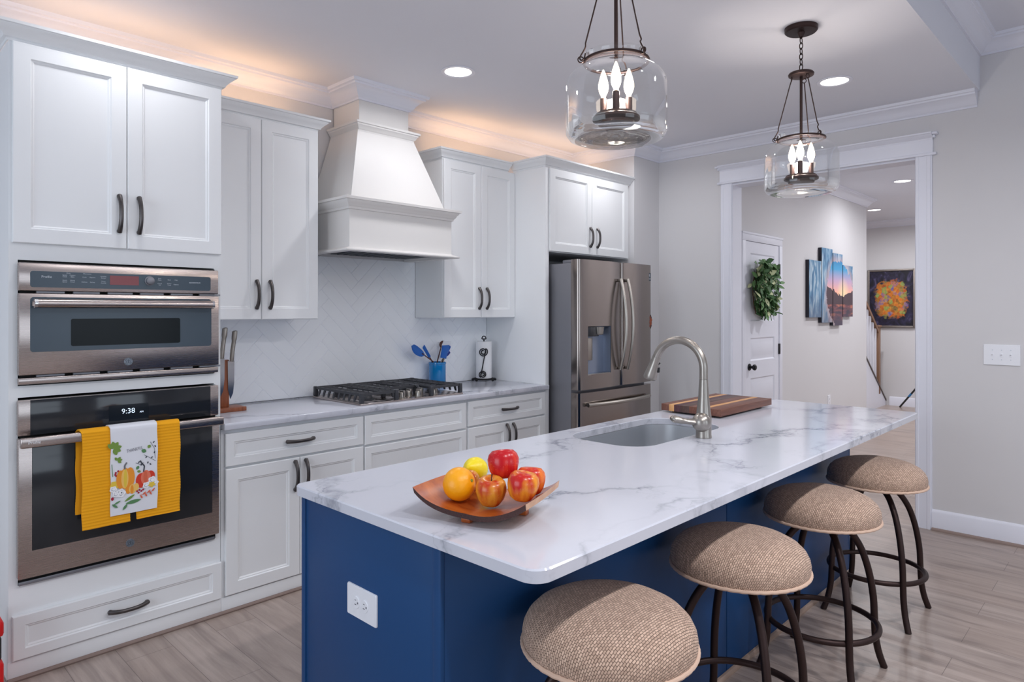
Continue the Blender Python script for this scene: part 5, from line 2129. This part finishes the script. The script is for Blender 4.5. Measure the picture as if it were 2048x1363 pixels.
def leaf(bm, c_, d, u, l, w):
    s = d.cross(u).normalized()
    u = s.cross(d).normalized()
    row = []
    for f_, ww in ((0, .04), (.25, .75), (.55, 1.0), (.8, .6), (1, .03)):
        p = c_ + d * l * f_ - u * l * .22 * f_ * f_
        row.append([bm.verts.new(p + s * w * ww * x_ + u * w * .25 * abs(x_)) for x_ in (-1, 0, 1)])
    for a, b in zip(row, row[1:]):
        for i in (0, 1):
            bm.faces.new((a[i], a[i + 1], b[i + 1], b[i]))


for i in range(420):
    t_ = random.random()
    z = 1.42 + .46 * t_
    half = .215 * (sin(pi * (0.10 + .72 * t_)) ** .8)
    x = 5.415 + .05 * sin(t_ * 9) * .5 + random.uniform(-1, 1) * half
    y = HY - .04 - random.random() * .085
    d = Vector((random.uniform(-1, 1), random.uniform(-.8, .1), random.uniform(-1.3, .5))).normalized()
    kk = random.random()
    nm = 'leafdark' if kk < .56 else ('leafmid' if kk < .86 else 'leafpale')
    leaf(bms[nm], Vector((x, y, z)), d, Vector((random.uniform(-.4, .4), -1, .4)), random.uniform(.055, .095), random.uniform(.016, .030))
for nm, nme, lb in (('leafdark', 'dark_leaves', None), ('leafmid', 'light_leaves', 'lighter green leaves'), ('leafpale', 'pale_leaves', 'cream leaves')):
    part(nme, bms[nm], nm, wr, lb)

# four-part wave canvas
for x0, x1, z0, z1, lb in ((6.585, 6.930, 1.380, 1.978, 'far left canvas strip, blue wave wall, of the four-part sunset wave art'),
                           (6.945, 7.275, 1.322, 2.128, 'second canvas strip, highest of the four-part sunset wave art'),
                           (7.295, 7.600, 1.285, 2.090, 'third canvas strip, hanging lowest, of the four-part sunset wave art'),
                           (7.620, 7.955, 1.382, 1.972, 'far right canvas strip with the sun glow of the four-part wave art')):
    bm = bmn()
    y0, y1 = HY - .038, HY - .0005
    box(bm, x0, x1, y0, y1, z0, z1)
    bm.faces.ensure_lookup_table()
    for f_ in bm.faces:
        c_ = f_.calc_center_median()
        f_.material_index = 0 if abs(c_.y - y0) < 1e-4 else 1
    solo('canvas_print', bm, ['wave_art', 'canvas_edge'], lb, 'wall art', ((x0 + x1) / 2, HY - .02, z0), 'sunset wave canvases in the hall')

# framed picture at the end of the hall
fp_ = thing('framed_picture', 'dark framed picture with bright orange and red centre at the hall end', 'picture', (FX, -.875, 1.2))
py0, py1, pz0, pz1 = -1.205, -.545, 1.195, 2.090
bm = bmn()
for a, b, c_, d_ in ((py0, py0 + .03, pz0, pz1), (py1 - .03, py1, pz0, pz1), (py0 + .03, py1 - .03, pz0, pz0 + .03), (py0 + .03, py1 - .03, pz1 - .03, pz1)):
    box(bm, FX - .035, FX - .0005, a, b, c_, d_, .004)
part('frame', bm, 'frame_silver', fp_, 'mottled silver frame')
bm = bmn()
box(bm, FX - .018, FX - .002, py0 + .0302, py1 - .0302, pz0 + .0302, pz1 - .0302)
part('print', bm, 'bright_art', fp_)

# stair going up behind the hall wall
SYK = -.80
sb = thing('staircase', 'staircase rising behind the hall wall with oak rail', 'stairs', (10.4, SYK + .45, 0))
slope = (.730 - .081) / (10.013 - 10.912)
zc2 = lambda x: .081 + (x - 10.912) * slope
bm = bmn()
A = [(10.93, 0), (10.93, zc2(10.93)), (8.72, zc2(8.72)), (8.72, 0)]
a = [bm.verts.new((x, SYK, z)) for x, z in A]
b = [bm.verts.new((x, SYK + .06, z)) for x, z in A]
ring_bridge(bm, a, b)
bm.faces.new(a)
bm.faces.new(b[::-1])
part('skirt_wall', bm, 'trim', sb)
bm = bmn()
bar(bm, 10.935, SYK + .03, 8.72, SYK + .03, zc2(10.935) + .012, .085, .024, zc2(8.72) + .012)
part('wall_cap', bm, mat('dark_cap', '#5d5350', .5), sb, 'dark sloping cap')
bm = bmn()
bar(bm, 10.62, SYK + .03, 8.72, SYK + .03, zc2(10.62) + .83, .06, .055, zc2(8.72) + .83)
part('handrail', bm, 'woodrail', sb)
bm = bmn()
box(bm, 10.585, 10.660, SYK - .004, SYK + .070, .2, 1.205, .003)
box(bm, 10.570, 10.675, SYK - .018, SYK + .084, 1.205, 1.235, .006)
part('newel_post', bm, 'woodrail', sb)
for k in range(10):
    x = 10.50 - k * .13
    bm = bmn()
    box(bm, x - .016, x + .016, SYK + .014, SYK + .046, zc2(x) + .02, zc2(x) + .81)
    part('baluster', bm, 'trim', sb)
bm = bmn()
for k in range(9):
    box(bm, 10.66 - (k + 1) * .25, 10.66 - k * .25, SYK + .0605, .55, 0, (k + 1) * .180)
part('steps', bm, 'woodrail', sb)

# tripod stand partly hidden by the casing
tr = thing('tripod_stand', 'black tripod stand with blue tape, mostly hidden by the opening casing', 'tripod', (10.1, -1.75, 0))
apex = Vector((10.05, -1.72, .80))
for k, ft in enumerate(((10.80, -1.03, .008), (9.30, -1.60, .008), (10.3, -2.45, .008))):
    bm = bmn()
    tube(bm, [apex, Vector(ft)], .013, 10)
    lg = part('leg', bm, 'blackplastic', tr)
    if k == 0:
        bm = bmn()
        v = Vector(ft) - apex
        tube(bm, [apex + v * .70, apex + v * .765], .0150, 10)
        part('tape_band', bm, 'tape', lg, 'band of blue tape')
bm = bmn()
tube(bm, [apex - Vector((0, 0, .25)), apex + Vector((0, 0, .45))], .016, 12)
part('pole', bm, 'blackplastic', tr)

# red thing at the left edge of the picture
rb = thing('plastic_container', 'red and black plastic container on the floor left of the oven cabinet', 'container', (-.075, -.70, 0))
bm = bmn()
box(bm, -.155, -.036, -.80, -.66, .0005, .165, .012)
part('body', bm, 'red', rb)
bm = bmn()
box(bm, -.150, -.042, -.79, -.67, .1655, .255, .010)
part('mid_section', bm, 'blackplastic', rb)
bm = bmn()
box(bm, -.155, -.036, -.80, -.66, .2555, .315, .012)
part('lid', bm, 'red', rb)
